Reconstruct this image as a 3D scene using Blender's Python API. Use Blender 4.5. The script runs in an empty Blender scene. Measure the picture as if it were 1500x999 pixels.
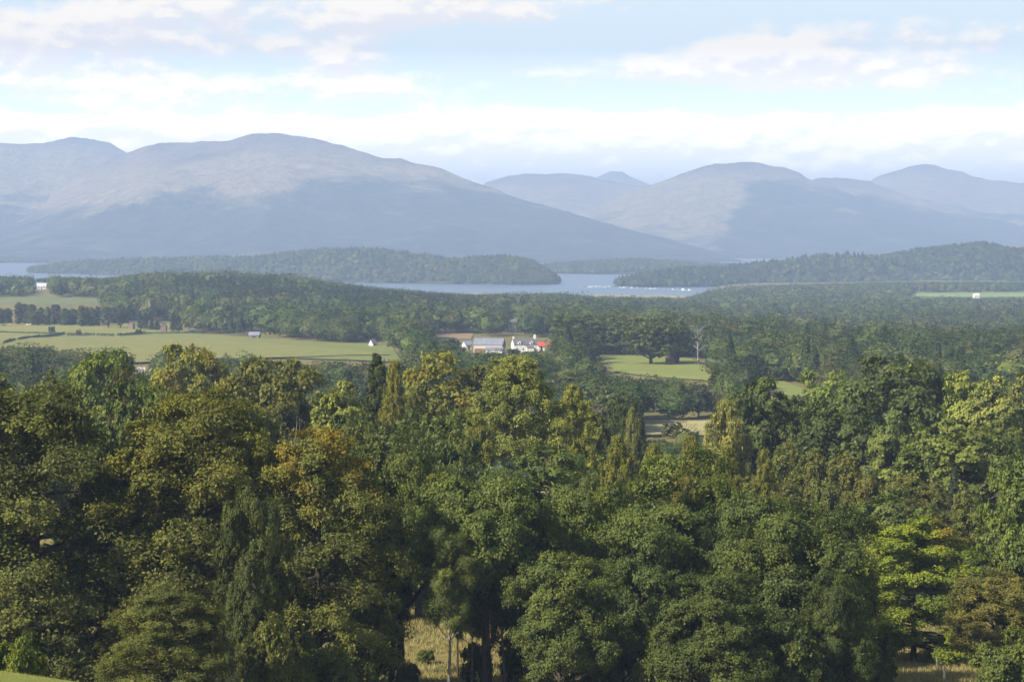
import bpy, math, random
import numpy as np
from mathutils import Vector

# ---------------------------------------------------------------- camera, sky, sun, exposure
R = math.radians
SC = bpy.context.scene
COL = SC.collection
F_PX = 3528.0                      # focal length in pixels of a 1500 px wide picture
PITCH = math.atan((499.5 - 342.0) / F_PX)
CAM_Z = 100.0                      # metres above the loch
cam_d = bpy.data.cameras.new("camera")
cam = bpy.data.objects.new("camera", cam_d)
COL.objects.link(cam)
cam.location = (0, 0, CAM_Z)
cam.rotation_euler = (math.pi / 2 - PITCH, 0, 0)
cam_d.sensor_fit = 'HORIZONTAL'
cam_d.angle = 2 * math.atan(750.0 / F_PX)
cam_d.clip_start = 0.5
cam_d.clip_end = 100000
SC.camera = cam

SUN = Vector((-0.67, -0.47, 0.58)).normalized()          # towards the sun
sun_el = math.asin(SUN.z)
sun_az = math.atan2(SUN.x, SUN.y)                          # clockwise from +Y
sd = bpy.data.lights.new("sun", 'SUN')
sd.energy = 5.0
sd.angle = R(0.5)
sd.color = (1.0, 0.93, 0.81)
so = bpy.data.objects.new("sun", sd)
COL.objects.link(so)
so.location = (-300, -200, 400)
so.rotation_euler = SUN.to_track_quat('Z', 'Y').to_euler()

SC.view_settings.view_transform = 'Standard'
SC.view_settings.look = 'None'
SC.view_settings.gamma = 1.0
SC.view_settings.use_curve_mapping = False
SC.view_settings.exposure = 0.85
SC.render.engine = 'CYCLES'
cy = SC.cycles
cy.max_bounces = 5
cy.diffuse_bounces = 2
cy.glossy_bounces = 2
cy.transmission_bounces = 3
cy.transparent_max_bounces = 4
cy.volume_bounces = 0
cy.caustics_reflective = False
cy.caustics_refractive = False
cy.use_denoising = True
cy.sample_clamp_indirect = 4.0

# ---------------------------------------------------------------- node helpers
class NT:
    def __init__(s, tree):
        s.t = tree
        s.n = tree.nodes
        s.l = tree.links
    def new(s, typ, **kw):
        n = s.n.new(typ)
        for k, v in kw.items():
            setattr(n, k, v)
        return n
    def put(s, sock, v):
        if isinstance(v, bpy.types.NodeSocket):
            s.l.new(v, sock)
        elif v is not None:
            sock.default_value = v
    def math(s, op, a, b=None, c=None, clamp=False):
        n = s.new('ShaderNodeMath', operation=op, use_clamp=clamp)
        s.put(n.inputs[0], a); s.put(n.inputs[1], b); s.put(n.inputs[2], c)
        return n.outputs[0]
    def ramp(s, v, lo, hi, a=0.0, b=1.0, smooth=True):
        n = s.new('ShaderNodeMapRange', interpolation_type='SMOOTHSTEP' if smooth else 'LINEAR')
        s.put(n.inputs[0], v); s.put(n.inputs[1], lo); s.put(n.inputs[2], hi); s.put(n.inputs[3], a); s.put(n.inputs[4], b)
        return n.outputs[0]
    def mix(s, f, a, b, mode='MIX'):
        n = s.new('ShaderNodeMix', data_type='RGBA', blend_type=mode)
        s.put(n.inputs[0], f)
        s.put(n.inputs[6], a if isinstance(a, bpy.types.NodeSocket) else (*a[:3], 1))
        s.put(n.inputs[7], b if isinstance(b, bpy.types.NodeSocket) else (*b[:3], 1))
        return n.outputs[2]
    def comb(s, x, y, z):
        n = s.new('ShaderNodeCombineXYZ')
        s.put(n.inputs[0], x); s.put(n.inputs[1], y); s.put(n.inputs[2], z)
        return n.outputs[0]
    def noise(s, vec, scale, detail=4, rough=0.55, dim='3D', distort=0.0):
        n = s.new('ShaderNodeTexNoise', noise_dimensions=dim)
        s.put(n.inputs['Vector'], vec)
        n.inputs['Scale'].default_value = scale
        n.inputs['Detail'].default_value = detail
        n.inputs['Roughness'].default_value = rough
        n.inputs['Distortion'].default_value = distort
        return n.outputs[0]

def px_dir(px, py):
    cx, c_y = (px - 750.0) / F_PX, (499.5 - py) / F_PX
    Y = math.cos(PITCH) + c_y * math.sin(PITCH)
    Z = -math.sin(PITCH) + c_y * math.cos(PITCH)
    return cx / Y, Z / Y                                    # X and Z per metre of Y
def at(px, py, d):
    a, b = px_dir(px, py)
    return Vector((a * d, d, CAM_Z + b * d))

# ---------------------------------------------------------------- sky with fair-weather cloud
SKY = 0.08
world = bpy.data.worlds.new("World")
SC.world = world
world.use_nodes = True
w = NT(world.node_tree)
w.n.clear()
def cloud_group():
    g = bpy.data.node_groups.new("cloud_field", 'ShaderNodeTree')
    g.interface.new_socket("v", in_out='INPUT', socket_type='NodeSocketVector')
    g.interface.new_socket("d", in_out='OUTPUT', socket_type='NodeSocketFloat')
    t = NT(g)
    gi, go = t.new('NodeGroupInput'), t.new('NodeGroupOutput')
    sx = t.new('ShaderNodeSeparateXYZ'); t.l.new(gi.outputs[0], sx.inputs[0])
    u, v = sx.outputs[0], sx.outputs[1]
    n1 = t.noise(t.comb(t.math('MULTIPLY', u, 19.0), t.math('MULTIPLY', v, 40.0), 3.7), 1.0, 9, 0.62)
    n2 = t.noise(t.comb(t.math('MULTIPLY', u, 60.0), t.math('MULTIPLY', v, 110.0), 9.1), 1.0, 6, 0.6)
    vo = t.new('ShaderNodeTexVoronoi', feature='SMOOTH_F1'); vo.inputs['Scale'].default_value = 1.0; vo.inputs['Smoothness'].default_value = 0.6
    wrp = t.math('MULTIPLY', t.math('SUBTRACT', n2, 0.5), 1.1)
    t.l.new(t.comb(t.math('ADD', t.math('MULTIPLY', u, 34.0), wrp), t.math('ADD', t.math('MULTIPLY', v, 78.0), wrp), 1.3), vo.inputs['Vector'])
    puff = t.math('SUBTRACT', 0.55, vo.outputs['Distance'])
    d = t.math('ADD', t.math('MULTIPLY', n1, 0.74), t.math('MULTIPLY', n2, 0.40))
    d = t.math('MULTIPLY_ADD', puff, 0.16, d)
    # where the banks and the blue gaps lie: picture x, y, half width, half height, amount
    blobs = [(1150, 92, 190, 34, 0.312), (1090, 60, 50, 30, 0.120), (1440, 60, 70, 22, 0.120), (900, 100, 55, 26, 0.084),
             (150, 40, 260, 48, 0.240), (560, 18, 190, 26, 0.240), (820, 14, 150, 18, 0.144),
             (200, 135, 110, 40, 0.180), (60, 120, 80, 40, 0.120), (520, 80, 60, 26, 0.204), (520, 130, 170, 20, 0.204),
             (200, 195, 220, 28, 0.240), (620, 200, 300, 30, 0.216), (740, 165, 90, 32, 0.156), (900, 225, 220, 40, 0.240),
             (1200, 210, 260, 42, 0.204), (1440, 195, 110, 40, 0.180), (1330, 250, 130, 26, 0.120),
             (700, 70, 150, 26, -.16), (1160, 150, 330, 16, -.22), (1300, 12, 260, 22, -.22), (960, 50, 90, 24, -.16),
             (420, 100, 60, 12, -.13), (30, 165, 80, 10, -.10), (330, 170, 120, 10, -.12), (620, 95, 50, 14, -.08), (860, 150, 130, 18, -.10)]
    for bx, by, sx_, sy_, amp in blobs:
        a, b = px_dir(bx, by)
        du = t.math('MULTIPLY', t.math('SUBTRACT', u, math.atan(a)), F_PX / sx_)
        dv = t.math('MULTIPLY', t.math('SUBTRACT', v, b), F_PX / sy_)
        r2 = t.math('ADD', t.math('MULTIPLY', du, du), t.math('MULTIPLY', dv, dv))
        e = t.math('EXPONENT', t.math('MULTIPLY', r2, -0.8))
        d = t.math('MULTIPLY_ADD', e, amp, d)
    t.l.new(d, go.inputs[0])
    return g
tc = w.new('ShaderNodeTexCoord')
sep = w.new('ShaderNodeSeparateXYZ'); w.l.new(tc.outputs['Generated'], sep.inputs[0])
az = w.math('ARCTAN2', sep.outputs[0], sep.outputs[1])
hyp = w.math('SQRT', w.math('ADD', w.math('MULTIPLY', sep.outputs[0], sep.outputs[0]), w.math('MULTIPLY', sep.outputs[1], sep.outputs[1])))
el = w.math('ARCTAN2', sep.outputs[2], hyp)
cg = cloud_group()
def field(du, dv):
    n = w.new('ShaderNodeGroup'); n.node_tree = cg
    w.l.new(w.comb(w.math('ADD', az, du), w.math('ADD', el, dv), 0.0), n.inputs[0])
    return n.outputs[0]
d0 = field(0.0, 0.0)
d1 = w.math('ADD', field(-0.0022, 0.0036), w.ramp(el, 0.024, 0.070, 0.12, 0.0))
d0 = w.math('ADD', d0, w.ramp(el, 0.024, 0.070, 0.12, 0.0))        # cloud closes up towards the horizon
cover = w.ramp(d0, 0.57, 0.78)
lit = w.ramp(w.math('SUBTRACT', d0, d1), -0.06, 0.09)
sky = w.new('ShaderNodeTexSky', sky_type='NISHITA')
sky.sun_disc = False
sky.sun_elevation = sun_el
sky.sun_rotation = sun_az
sky.altitude = 100
sky.air_density = 1.0
sky.dust_density = 1.2
sky.ozone_density = 1.5
CL = 1.0 / SKY
cloud_col = w.mix(lit, tuple(c * CL for c in (0.59, 0.55, 0.53)), tuple(c * CL for c in (0.78, 0.69, 0.56)))
blue = w.mix(0.9, sky.outputs[0], tuple(c * CL for c in (0.50, 0.585, 0.61)))
low = w.ramp(el, 0.018, 0.076, 3.05, 1.0, False)               # the air is brighter towards the horizon
cloud_col = w.mix(1.0, cloud_col, w.comb(low, low, low), 'MULTIPLY')
blue = w.mix(w.ramp(el, 0.022, 0.062, 1.0, 0.0), blue, tuple(c * CL for c in (0.74, 0.63, 0.44)))
blue = w.mix(1.0, blue, w.comb(low, low, low), 'MULTIPLY')
up_fade = w.ramp(el, 0.12, 0.5, 1.0, 0.15)
cover2 = w.math('MULTIPLY', cover, up_fade)
skyc = w.mix(w.ramp(el, 0.1, 0.45, 0.0, 1.0), blue, sky.outputs[0])
final = w.mix(cover2, skyc, cloud_col)
bg = w.new('ShaderNodeBackground')
w.l.new(final, bg.inputs[0]); bg.inputs[1].default_value = SKY
wo = w.new('ShaderNodeOutputWorld'); w.l.new(bg.outputs[0], wo.inputs[0])

# ---------------------------------------------------------------- generic helpers
def tag(o, label=None, cat=None, group=None, kind=None):
    if label: o['label'] = label
    if cat: o['category'] = cat
    if group: o['group'] = group
    if kind: o['kind'] = kind
    return o
def link(name, me, mats=(), parent=None, loc=(0, 0, 0)):
    o = bpy.data.objects.new(name, me)
    COL.objects.link(o)
    o.location = loc
    if me is not None:
        for m in mats:
            if m.name not in [x.name for x in me.materials if x]:
                me.materials.append(m)
    if parent is not None:
        o.parent = parent
    return o
def mesh_np(name, V, quads=None, tris=None, smooth=False, mat_idx=None):
    """mesh out of numpy arrays; quads (n,4) and tris (n,3)"""
    V = np.ascontiguousarray(V, dtype=np.float32)
    q = np.zeros((0, 4), np.int32) if quads is None else np.ascontiguousarray(quads, np.int32)
    t = np.zeros((0, 3), np.int32) if tris is None else np.ascontiguousarray(tris, np.int32)
    me = bpy.data.meshes.new(name)
    me.vertices.add(len(V)); me.vertices.foreach_set('co', V.ravel())
    loops = np.concatenate([q.ravel(), t.ravel()])
    me.loops.add(len(loops)); me.loops.foreach_set('vertex_index', loops)
    me.polygons.add(len(q) + len(t))
    start = np.concatenate([np.arange(len(q)) * 4, len(q) * 4 + np.arange(len(t)) * 3]).astype(np.int32)
    me.polygons.foreach_set('loop_start', start)
    try:
        me.polygons.foreach_set('loop_total', np.concatenate([np.full(len(q), 4), np.full(len(t), 3)]).astype(np.int32))
    except Exception:
        pass
    if smooth:
        me.polygons.foreach_set('use_smooth', np.ones(len(q) + len(t), bool))
    else:
        me.polygons.foreach_set('use_smooth', np.zeros(len(q) + len(t), bool))
    if mat_idx is not None:
        me.polygons.foreach_set('material_index', np.ascontiguousarray(mat_idx, np.int32))
    me.update(calc_edges=True)
    return me
def attr(me, name, data, kind='FLOAT', dom='POINT'):
    a = me.attributes.new(name, kind, dom)
    if kind == 'FLOAT':
        a.data.foreach_set('value', np.ascontiguousarray(data, np.float32).ravel())
    else:
        a.data.foreach_set('color', np.ascontiguousarray(data, np.float32).ravel())
def grid_quads(nx, ny):
    i = np.arange(ny - 1)[:, None] * nx + np.arange(nx - 1)[None, :]
    return np.stack([i, i + 1, i + nx + 1, i + nx], -1).reshape(-1, 4)
def sstep(a, b, x):
    t = np.clip((np.asarray(x, float) - a) / (b - a), 0, 1)
    return t * t * (3 - 2 * t)
def _hash(ix, iy, seed):
    h = (ix.astype(np.int64) * 374761393 + iy.astype(np.int64) * 668265263 + seed * 1442695041) & 0xFFFFFFFF
    h = ((h ^ (h >> 13)) * 1274126177) & 0xFFFFFFFF
    h = (h ^ (h >> 16)) & 0xFFFFFF
    return h / float(0xFFFFFF)
def vnoise(x, y, seed=0):
    x = np.asarray(x, float); y = np.asarray(y, float)
    ix, iy = np.floor(x), np.floor(y)
    fx, fy = x - ix, y - iy
    fx = fx * fx * fx * (fx * (fx * 6 - 15) + 10); fy = fy * fy * fy * (fy * (fy * 6 - 15) + 10)
    a, b = _hash(ix, iy, seed), _hash(ix + 1, iy, seed)
    c, d = _hash(ix, iy + 1, seed), _hash(ix + 1, iy + 1, seed)
    return (a * (1 - fx) + b * fx) * (1 - fy) + (c * (1 - fx) + d * fx) * fy
def fbm(x, y, octaves=4, seed=0, gain=0.5, ridged=False):
    s, a, tot = 0.0, 1.0, 0.0
    for k in range(octaves):
        n = vnoise(x * 2 ** k + 17.3 * k, y * 2 ** k - 9.1 * k, seed + k)
        if ridged: n = 1 - abs(2 * n - 1)
        s = s + a * n; tot += a; a *= gain
    return s / tot

def principled(name, color, rough=0.8, spec=0.3, noise_amt=0.0, noise_scale=1.0, bump=0.0, bump_scale=5.0, metallic=0.0):
    m = bpy.data.materials.new(name); m.use_nodes = True
    t = NT(m.node_tree); b = t.n['Principled BSDF']
    b.inputs['Roughness'].default_value = rough
    b.inputs['Specular IOR Level'].default_value = spec
    b.inputs['Metallic'].default_value = metallic
    b.inputs['Base Color'].default_value = (*color, 1)
    tcn = t.new('ShaderNodeTexCoord')
    if noise_amt:
        f = t.noise(tcn.outputs['Object'], noise_scale, 5, 0.6)
        lo = tuple(c * (1 - noise_amt) for c in color); hi = tuple(min(1, c * (1 + noise_amt)) for c in color)
        t.l.new(t.mix(t.ramp(f, .3, .7), lo, hi), b.inputs['Base Color'])
    if bump:
        bn = t.new('ShaderNodeBump'); bn.inputs['Strength'].default_value = bump
        t.l.new(t.noise(tcn.outputs['Object'], bump_scale, 5, 0.6), bn.inputs['Height'])
        t.l.new(bn.outputs[0], b.inputs['Normal'])
    return m

# ---------------------------------------------------------------- terrain
PY_ = np.array([-400, 0, 60, 120, 190, 240, 330, 500, 720, 1000, 1300, 1500, 2000, 2500, 3000, 3600, 4000, 4300, 5000, 30000.])
PZ_ = np.array([2, -1.75, -13.9, -25.2, -39.6, -44.0, -48.5, -54.5, -58.5, -61, -64, -66, -74, -82, -91, -97.4, -101.5, -102.5, -103, -104.])
def _smooth_profile(y):
    s = 0
    for k, wgt in ((-1, .25), (0, .5), (1, .25)):
        s = s + wgt * np.interp(y + k * np.clip(np.abs(y) * 0.04, 2, 60), PY_, PZ_)
    return s
def ground(x, y):
    x = np.asarray(x, float); y = np.asarray(y, float)
    z = _smooth_profile(y)
    u = x / np.maximum(y, 30.0)
    # grassy brow close to the camera, lower left
    z = z + 3.95 * np.exp(-((x + 26) / 22.0) ** 2 - ((y - 66) / 13.0) ** 2)
    # wooded rise on the left beyond the plantation
    z = z + 22 * np.exp(-((x + 300) / 260.0) ** 2 - ((y - 2450) / 420.0) ** 2)
    z = z + 26 * np.exp(-((x + 520) / 330.0) ** 2 - ((y - 2900) / 360.0) ** 2)
    # ground falls away on the right beyond the park
    z = z - 12 * sstep(-20, 260, x) * sstep(1050, 1650, y) * (1 - sstep(2300, 3600, y))
    # foreground knolls
    z = z + 2.2 * (fbm(x / 90.0, y / 90.0, 3, 5) - 0.5) * sstep(170, 260, y) * (1 - sstep(3300, 3900, y))
    z = z + 5.0 * (fbm(x / 320.0, y / 320.0, 3, 8) - 0.5) * sstep(500, 900, y) * (1 - sstep(3300, 3900, y))
    return z + CAM_Z
def gz(x, y):
    return float(ground(np.array([x]), np.array([y]))[0])
# the flat ground on the right bank reaches further into the loch
_ground0 = ground
def ground(x, y):
    x = np.asarray(x, float); y = np.asarray(y, float)
    z = _ground0(x, y)
    return z + 9.0 * sstep(330, 460, x) * sstep(3500, 3900, y) * (1 - sstep(5600, 6200, y))
def hit(px, py):
    """where the line of sight through a point of the picture meets the ground"""
    a, b = px_dir(px, py)
    d = np.concatenate([np.arange(20, 1000, 2.0), np.arange(1000, 6000, 5.0)])
    g = ground(a * d, d) - (CAM_Z + b * d)
    k = np.nonzero(g >= 0)[0]
    dd = d[k[0]] if len(k) else 6000.0
    return a * dd, dd

def nonuni(a, b, n, p):
    t = np.linspace(-1, 1, n)
    s = np.sign(t) * np.abs(t) ** p
    return np.where(s < 0, -s * a, s * b)
gx = nonuni(-9000, 9000, 241, 2.6)
gy = np.concatenate([np.linspace(-400, -20, 10), np.arange(-10, 300, 5.0), np.arange(300, 900, 12.0), np.arange(900, 4600, 30.0), np.linspace(4600, 7000, 30), np.linspace(7200, 26000, 20)])
GX, GY = np.meshgrid(gx, gy)
GZ = ground(GX, GY)
gme = mesh_np("ground", np.stack([GX, GY, GZ], -1).reshape(-1, 3), grid_quads(len(gx), len(gy)), smooth=True)

def grass_mat(name, a, b, c, s1=0.02, s2=0.4, bump=0.4):
    m = bpy.data.materials.new(name); m.use_nodes = True
    t = NT(m.node_tree); p = t.n['Principled BSDF']
    p.inputs['Roughness'].default_value = 0.9; p.inputs['Specular IOR Level'].default_value = 0.1
    o = t.new('ShaderNodeTexCoord').outputs['Object']
    f1 = t.ramp(t.noise(o, s1, 6, 0.65), .35, .65)
    f2 = t.ramp(t.noise(o, s2, 5, 0.7), .3, .7)
    colr = t.mix(t.math('MULTIPLY', f2, 0.8), t.mix(f1, a, b), tuple(k * .78 for k in c))
    t.l.new(colr, p.inputs['Base Color'])
    bn = t.new('ShaderNodeBump'); bn.inputs['Strength'].default_value = bump; bn.inputs['Distance'].default_value = 0.3
    t.l.new(t.noise(o, s2 * 4, 6, 0.7), bn.inputs['Height']); t.l.new(bn.outputs[0], p.inputs['Normal'])
    return m
m_ground = grass_mat("rough_grass", (.26, .20, .07), (.12, .13, .045), (.20, .17, .06), 0.05, 0.8)
tag(link("ground", gme, [m_ground]), kind='structure')

FIELDS = []                                                # polygons in the picture that must stay open
def field(name, quad, a, b, c, lift=0.12, s1=0.012, s2=0.12, keep=True, nx=30, ny=14):
    P = [np.array(hit(*q)) for q in quad]
    s, t = np.meshgrid(np.linspace(0, 1, nx), np.linspace(0, 1, ny))
    XY = ((1 - s) * (1 - t))[..., None] * P[0] + (s * (1 - t))[..., None] * P[1] + (s * t)[..., None] * P[2] + ((1 - s) * t)[..., None] * P[3]
    Z = ground(XY[..., 0], XY[..., 1]) + lift
    me = mesh_np(name, np.concatenate([XY, Z[..., None]], -1).reshape(-1, 3), grid_quads(nx, ny), smooth=True)
    tag(link(name, me, [grass_mat(name, a, b, c, s1, s2, 0.2)]), kind='structure')
    if keep:
        FIELDS.append(np.array(quad, float))
# corners: far left, far right, near right, near left
field("pasture", [(-120, 472), (262, 476), (262, 489), (-120, 501)], (.28, .25, .075), (.20, .21, .06), (.25, .24, .075), .35)
field("meadow", [(-140, 499), (265, 487), (575, 509), (590, 533)], (.16, .19, .045), (.23, .23, .06), (.20, .21, .055), .6, nx=60)
field("meadow", [(-140, 500), (200, 495), (575, 522), (-140, 545)], (.21, .215, .055), (.24, .225, .065), (.22, .21, .06), 1.0, nx=60, keep=False)
field("far_pasture", [(-60, 436), (146, 437), (150, 447), (-60, 448)], (.15, .17, .06), (.19, .19, .07), (.17, .18, .07), .3)
field("far_pasture", [(-60, 418), (42, 418), (42, 424), (-60, 424)], (.26, .25, .10), (.2, .2, .08), (.24, .22, .1), .3, keep=False)
field("stubble_field", [(638, 489), (694, 489), (690, 498), (634, 498)], (.32, .22, .12), (.27, .19, .10), (.30, .21, .12), .4)
field("park_grass", [(874, 518), (1012, 526), (1054, 561), (900, 546)], (.23, .25, .055), (.18, .22, .05), (.24, .24, .065), .4)
field("park_grass", [(1100, 558), (1150, 560), (1190, 576), (1160, 590)], (.23, .25, .055), (.18, .22, .05), (.24, .24, .065), .4)
field("hay_field", [(945, 617), (1045, 618), (1050, 640), (940, 640)], (.40, .34, .15), (.34, .31, .13), (.38, .33, .15), .4)
field("shore_pasture", [(1335, 430), (1560, 429), (1560, 437), (1345, 436)], (.24, .33, .09), (.2, .28, .08), (.24, .3, .1), 1.0)
def shore(name, quad, a, b):
    P = [at(px, py, 1.0) for px, py in quad]
    W = [Vector((p.x, 1.0)) * (CAM_Z - 1.0) / (CAM_Z - p.z) for p in P]           # onto a level a metre above the water
    s, t = np.meshgrid(np.linspace(0, 1, 60), np.linspace(0, 1, 12))
    W = [np.array(q) for q in W]
    XY = ((1 - s) * (1 - t))[..., None] * W[0] + (s * (1 - t))[..., None] * W[1] + (s * t)[..., None] * W[2] + ((1 - s) * t)[..., None] * W[3]
    edge = np.minimum(np.minimum(s, 1 - s) * 6, np.minimum(t, 1 - t) * 3).clip(0, 1)
    Z = -0.6 + 2.4 * edge * (0.5 + fbm(XY[..., 0] / 40, XY[..., 1] / 40, 3, 3))
    me = mesh_np(name, np.concatenate([XY, Z[..., None]], -1).reshape(-1, 3), grid_quads(60, 12), smooth=True)
    tag(link(name, me, [grass_mat(name, a, b, a, 0.02, 0.1, 0.2)]), kind='structure')
shore("reed_bank", [(640, 428), (745, 428), (760, 434), (620, 434)], (.34, .27, .15), (.24, .22, .12))
shore("sand_bank", [(862, 430), (1012, 431), (1030, 438), (840, 438)], (.36, .30, .16), (.26, .25, .13))

# ---------------------------------------------------------------- loch
def water():
    m = bpy.data.materials.new("loch_water"); m.use_nodes = True
    t = NT(m.node_tree); p = t.n['Principled BSDF']
    p.inputs['Base Color'].default_value = (.10, .14, .19, 1)
    p.inputs['Roughness'].default_value = 0.38
    p.inputs['Specular IOR Level'].default_value = 0.9
    o = t.new('ShaderNodeTexCoord').outputs['Object']
    mp = t.new('ShaderNodeMapping'); t.l.new(o, mp.inputs[0]); mp.inputs['Scale'].default_value = (1.0, 0.35, 1.0)
    rip = t.noise(mp.outputs[0], 0.12, 6, 0.65)
    calm = t.ramp(t.noise(mp.outputs[0], 0.0022, 4, 0.6), .42, .62, .12, .5)
    bn = t.new('ShaderNodeBump'); t.l.new(calm, bn.inputs['Strength']); bn.inputs['Distance'].default_value = 2.0
    t.l.new(rip, bn.inputs['Height']); t.l.new(bn.outputs[0], p.inputs['Normal'])
    return m
me = mesh_np("loch", [(-8900, 3400, 0), (8900, 3400, 0), (8900, 25500, 0), (-8900, 25500, 0)], [(0, 1, 2, 3)])
tag(link("loch_water", me, [water()]), kind='structure')

# ---------------------------------------------------------------- mountains
m_mount = bpy.data.materials.new("mountain_side"); m_mount.use_nodes = True
_t = NT(m_mount.node_tree); _p = _t.n['Principled BSDF']
_p.inputs['Roughness'].default_value = 0.95; _p.inputs['Specular IOR Level'].default_value = 0.05
_o = _t.new('ShaderNodeTexCoord').outputs['Object']
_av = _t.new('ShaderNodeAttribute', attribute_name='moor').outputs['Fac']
_ah = _t.new('ShaderNodeAttribute', attribute_name='high').outputs['Fac']
_n1 = _t.noise(_o, 0.004, 7, 0.65); _n2 = _t.noise(_o, 0.012, 8, 0.72)
_moor = _t.mix(_t.ramp(_n2, .3, .7), (.25, .20, .10), (.53, .40, .22))
_heath = _t.mix(_t.ramp(_n1, .35, .65), (.13, .11, .085), (.30, .22, .155))
_wood_shade = _t.mix(_t.ramp(_n2, .35, .65), (.018, .032, .022), (.075, .09, .045))  # dark forest tone, also paints the cloud shadow on the lower slopes
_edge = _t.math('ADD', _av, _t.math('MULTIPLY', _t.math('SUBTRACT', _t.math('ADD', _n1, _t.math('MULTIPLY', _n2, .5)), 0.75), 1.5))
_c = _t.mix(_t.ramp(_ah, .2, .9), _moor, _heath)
_wood_shade = _t.mix(_t.ramp(_n1, .52, .66), _wood_shade, (.13, .13, .055))
_c = _t.mix(_t.ramp(_edge, .15, .85), _wood_shade, _c)
_t.l.new(_c, _p.inputs['Base Color'])
_bn = _t.new('ShaderNodeBump'); _bn.inputs['Strength'].default_value = 1.0; _bn.inputs['Distance'].default_value = 60
_t.l.new(_n2, _bn.inputs['Height']); _t.l.new(_bn.outputs[0], _p.inputs['Normal'])

def mountain(name, ridge, R0, R1, back, bound, seed, p=1.15, gully=0.30, nu=260, nr=130, slant=0.0, hi=(0.75, 1.0)):
    """ridge: skyline points of the picture; R0, R1: metres to its foot and to its ridge; bound: (px, height) where dark wood and painted cloud shadow give way to moor"""
    rx = np.array([q[0] for q in ridge], float); ry = np.array([q[1] for q in ridge], float)
    px = np.linspace(rx[0], rx[-1], nu)
    py = np.interp(px, rx, ry)
    py = np.convolve(np.pad(py, 1, mode='edge'), [.25, .5, .25], 'valid')
    py = py + 2.6 * (fbm(px / 14.0, px * 0 + seed * 3.1, 4, seed + 60, .6) - 0.5)
    d = [px_dir(a, b) for a, b in zip(px, py)]
    u = np.array([q[0] for q in d]); b = np.array([q[1] for q in d])
    Rr = R1 + slant * (px - px.mean()) + 500 * (fbm(px / 160.0, px * 0 + seed, 3, seed) - 0.5)
    zr = CAM_Z + b * Rr
    zr = np.maximum(zr, 2.0)
    t = np.concatenate([np.linspace(0, 1, int(nr * .75)), 1 + np.linspace(0, 1, nr - int(nr * .75) + 1)[1:]])
    T, U = np.meshgrid(t, u, indexing='ij')
    RR = np.where(T <= 1, R0 + (Rr[None] - R0) * T, Rr[None] + (T - 1) * back)
    X = U * RR; Y = RR
    f = np.where(T <= 1, 0.35 * T + 0.65 * np.clip(T, 0, 1) ** (p + .6), np.cos((T - 1).clip(0, 1) * math.pi / 2) ** 1.3)
    g1 = fbm(X / 620.0, Y / 1500.0, 5, seed, 0.5, True)
    g2 = fbm(X / 1300.0, Y / 1300.0, 4, seed + 31)
    env = np.where(T <= 1, np.sin(math.pi * np.clip(T, 0, 1) ** 0.9), 0.3) * zr[None]
    Z = zr[None] * f + env * gully * ((g1 - 0.62) * 0.75 + (g2 - 0.5) * 1.2)
    Z = Z + 22 * (fbm(X / 200.0, Y / 300.0, 5, seed + 7, .55, True) - 0.6) * np.clip(T * 3, 0, 1)
    Z = np.where(T <= 0.001, -6, Z); Z = np.where(T >= 1.999, -6, Z)
    # keep every slope under its skyline
    lim = CAM_Z + b[None] * RR
    Z = np.where(T < 1, np.minimum(Z, lim - 1), Z)
    me = mesh_np(name, np.stack([X, Y, Z], -1).reshape(-1, 3), grid_quads(nu, len(t)), smooth=True)
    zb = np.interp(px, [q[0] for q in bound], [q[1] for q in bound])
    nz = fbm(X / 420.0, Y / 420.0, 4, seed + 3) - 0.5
    moor = 0.5 + (Z - zb[None] + 260 * nz) / 150.0  # low values: forest, with cloud shadow put into the colour
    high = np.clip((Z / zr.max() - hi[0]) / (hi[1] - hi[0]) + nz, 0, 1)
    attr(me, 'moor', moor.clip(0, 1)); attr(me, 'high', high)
    tag(link(name, me, [m_mount]), kind='structure')
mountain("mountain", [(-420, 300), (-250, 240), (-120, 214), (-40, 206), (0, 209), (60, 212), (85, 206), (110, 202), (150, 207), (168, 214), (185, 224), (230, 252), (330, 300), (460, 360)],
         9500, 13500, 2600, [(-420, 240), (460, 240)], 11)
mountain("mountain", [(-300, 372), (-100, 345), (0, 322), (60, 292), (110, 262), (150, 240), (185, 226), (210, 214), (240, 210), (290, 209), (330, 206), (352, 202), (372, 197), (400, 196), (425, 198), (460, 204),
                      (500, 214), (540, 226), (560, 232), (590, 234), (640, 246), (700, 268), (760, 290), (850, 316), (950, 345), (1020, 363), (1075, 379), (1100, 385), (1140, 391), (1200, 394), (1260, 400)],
         8200, 11000, 2200, [(-300, 250), (60, 230), (180, 205), (330, 185), (425, 190), (455, 300), (520, 330), (600, 285), (660, 330), (800, 330), (1260, 330)], 23, hi=(.62, .9), slant=-2.3)  # this boundary follows a painted cloud shadow edge as well as the forest
mountain("mountain", [(640, 330), (690, 285), (712, 269), (740, 260), (770, 254), (810, 255), (850, 256), (880, 262), (920, 268), (980, 280), (1080, 320), (1160, 380)],
         11000, 15500, 2500, [(640, 200), (1160, 200)], 41, nu=160)
mountain("mountain", [(820, 300), (870, 264), (880, 257), (893, 253), (912, 253), (928, 262), (950, 269), (1000, 285), (1060, 320)],
         16500, 20000, 2000, [(820, 150), (1060, 150)], 57, nu=90, nr=60)
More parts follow.
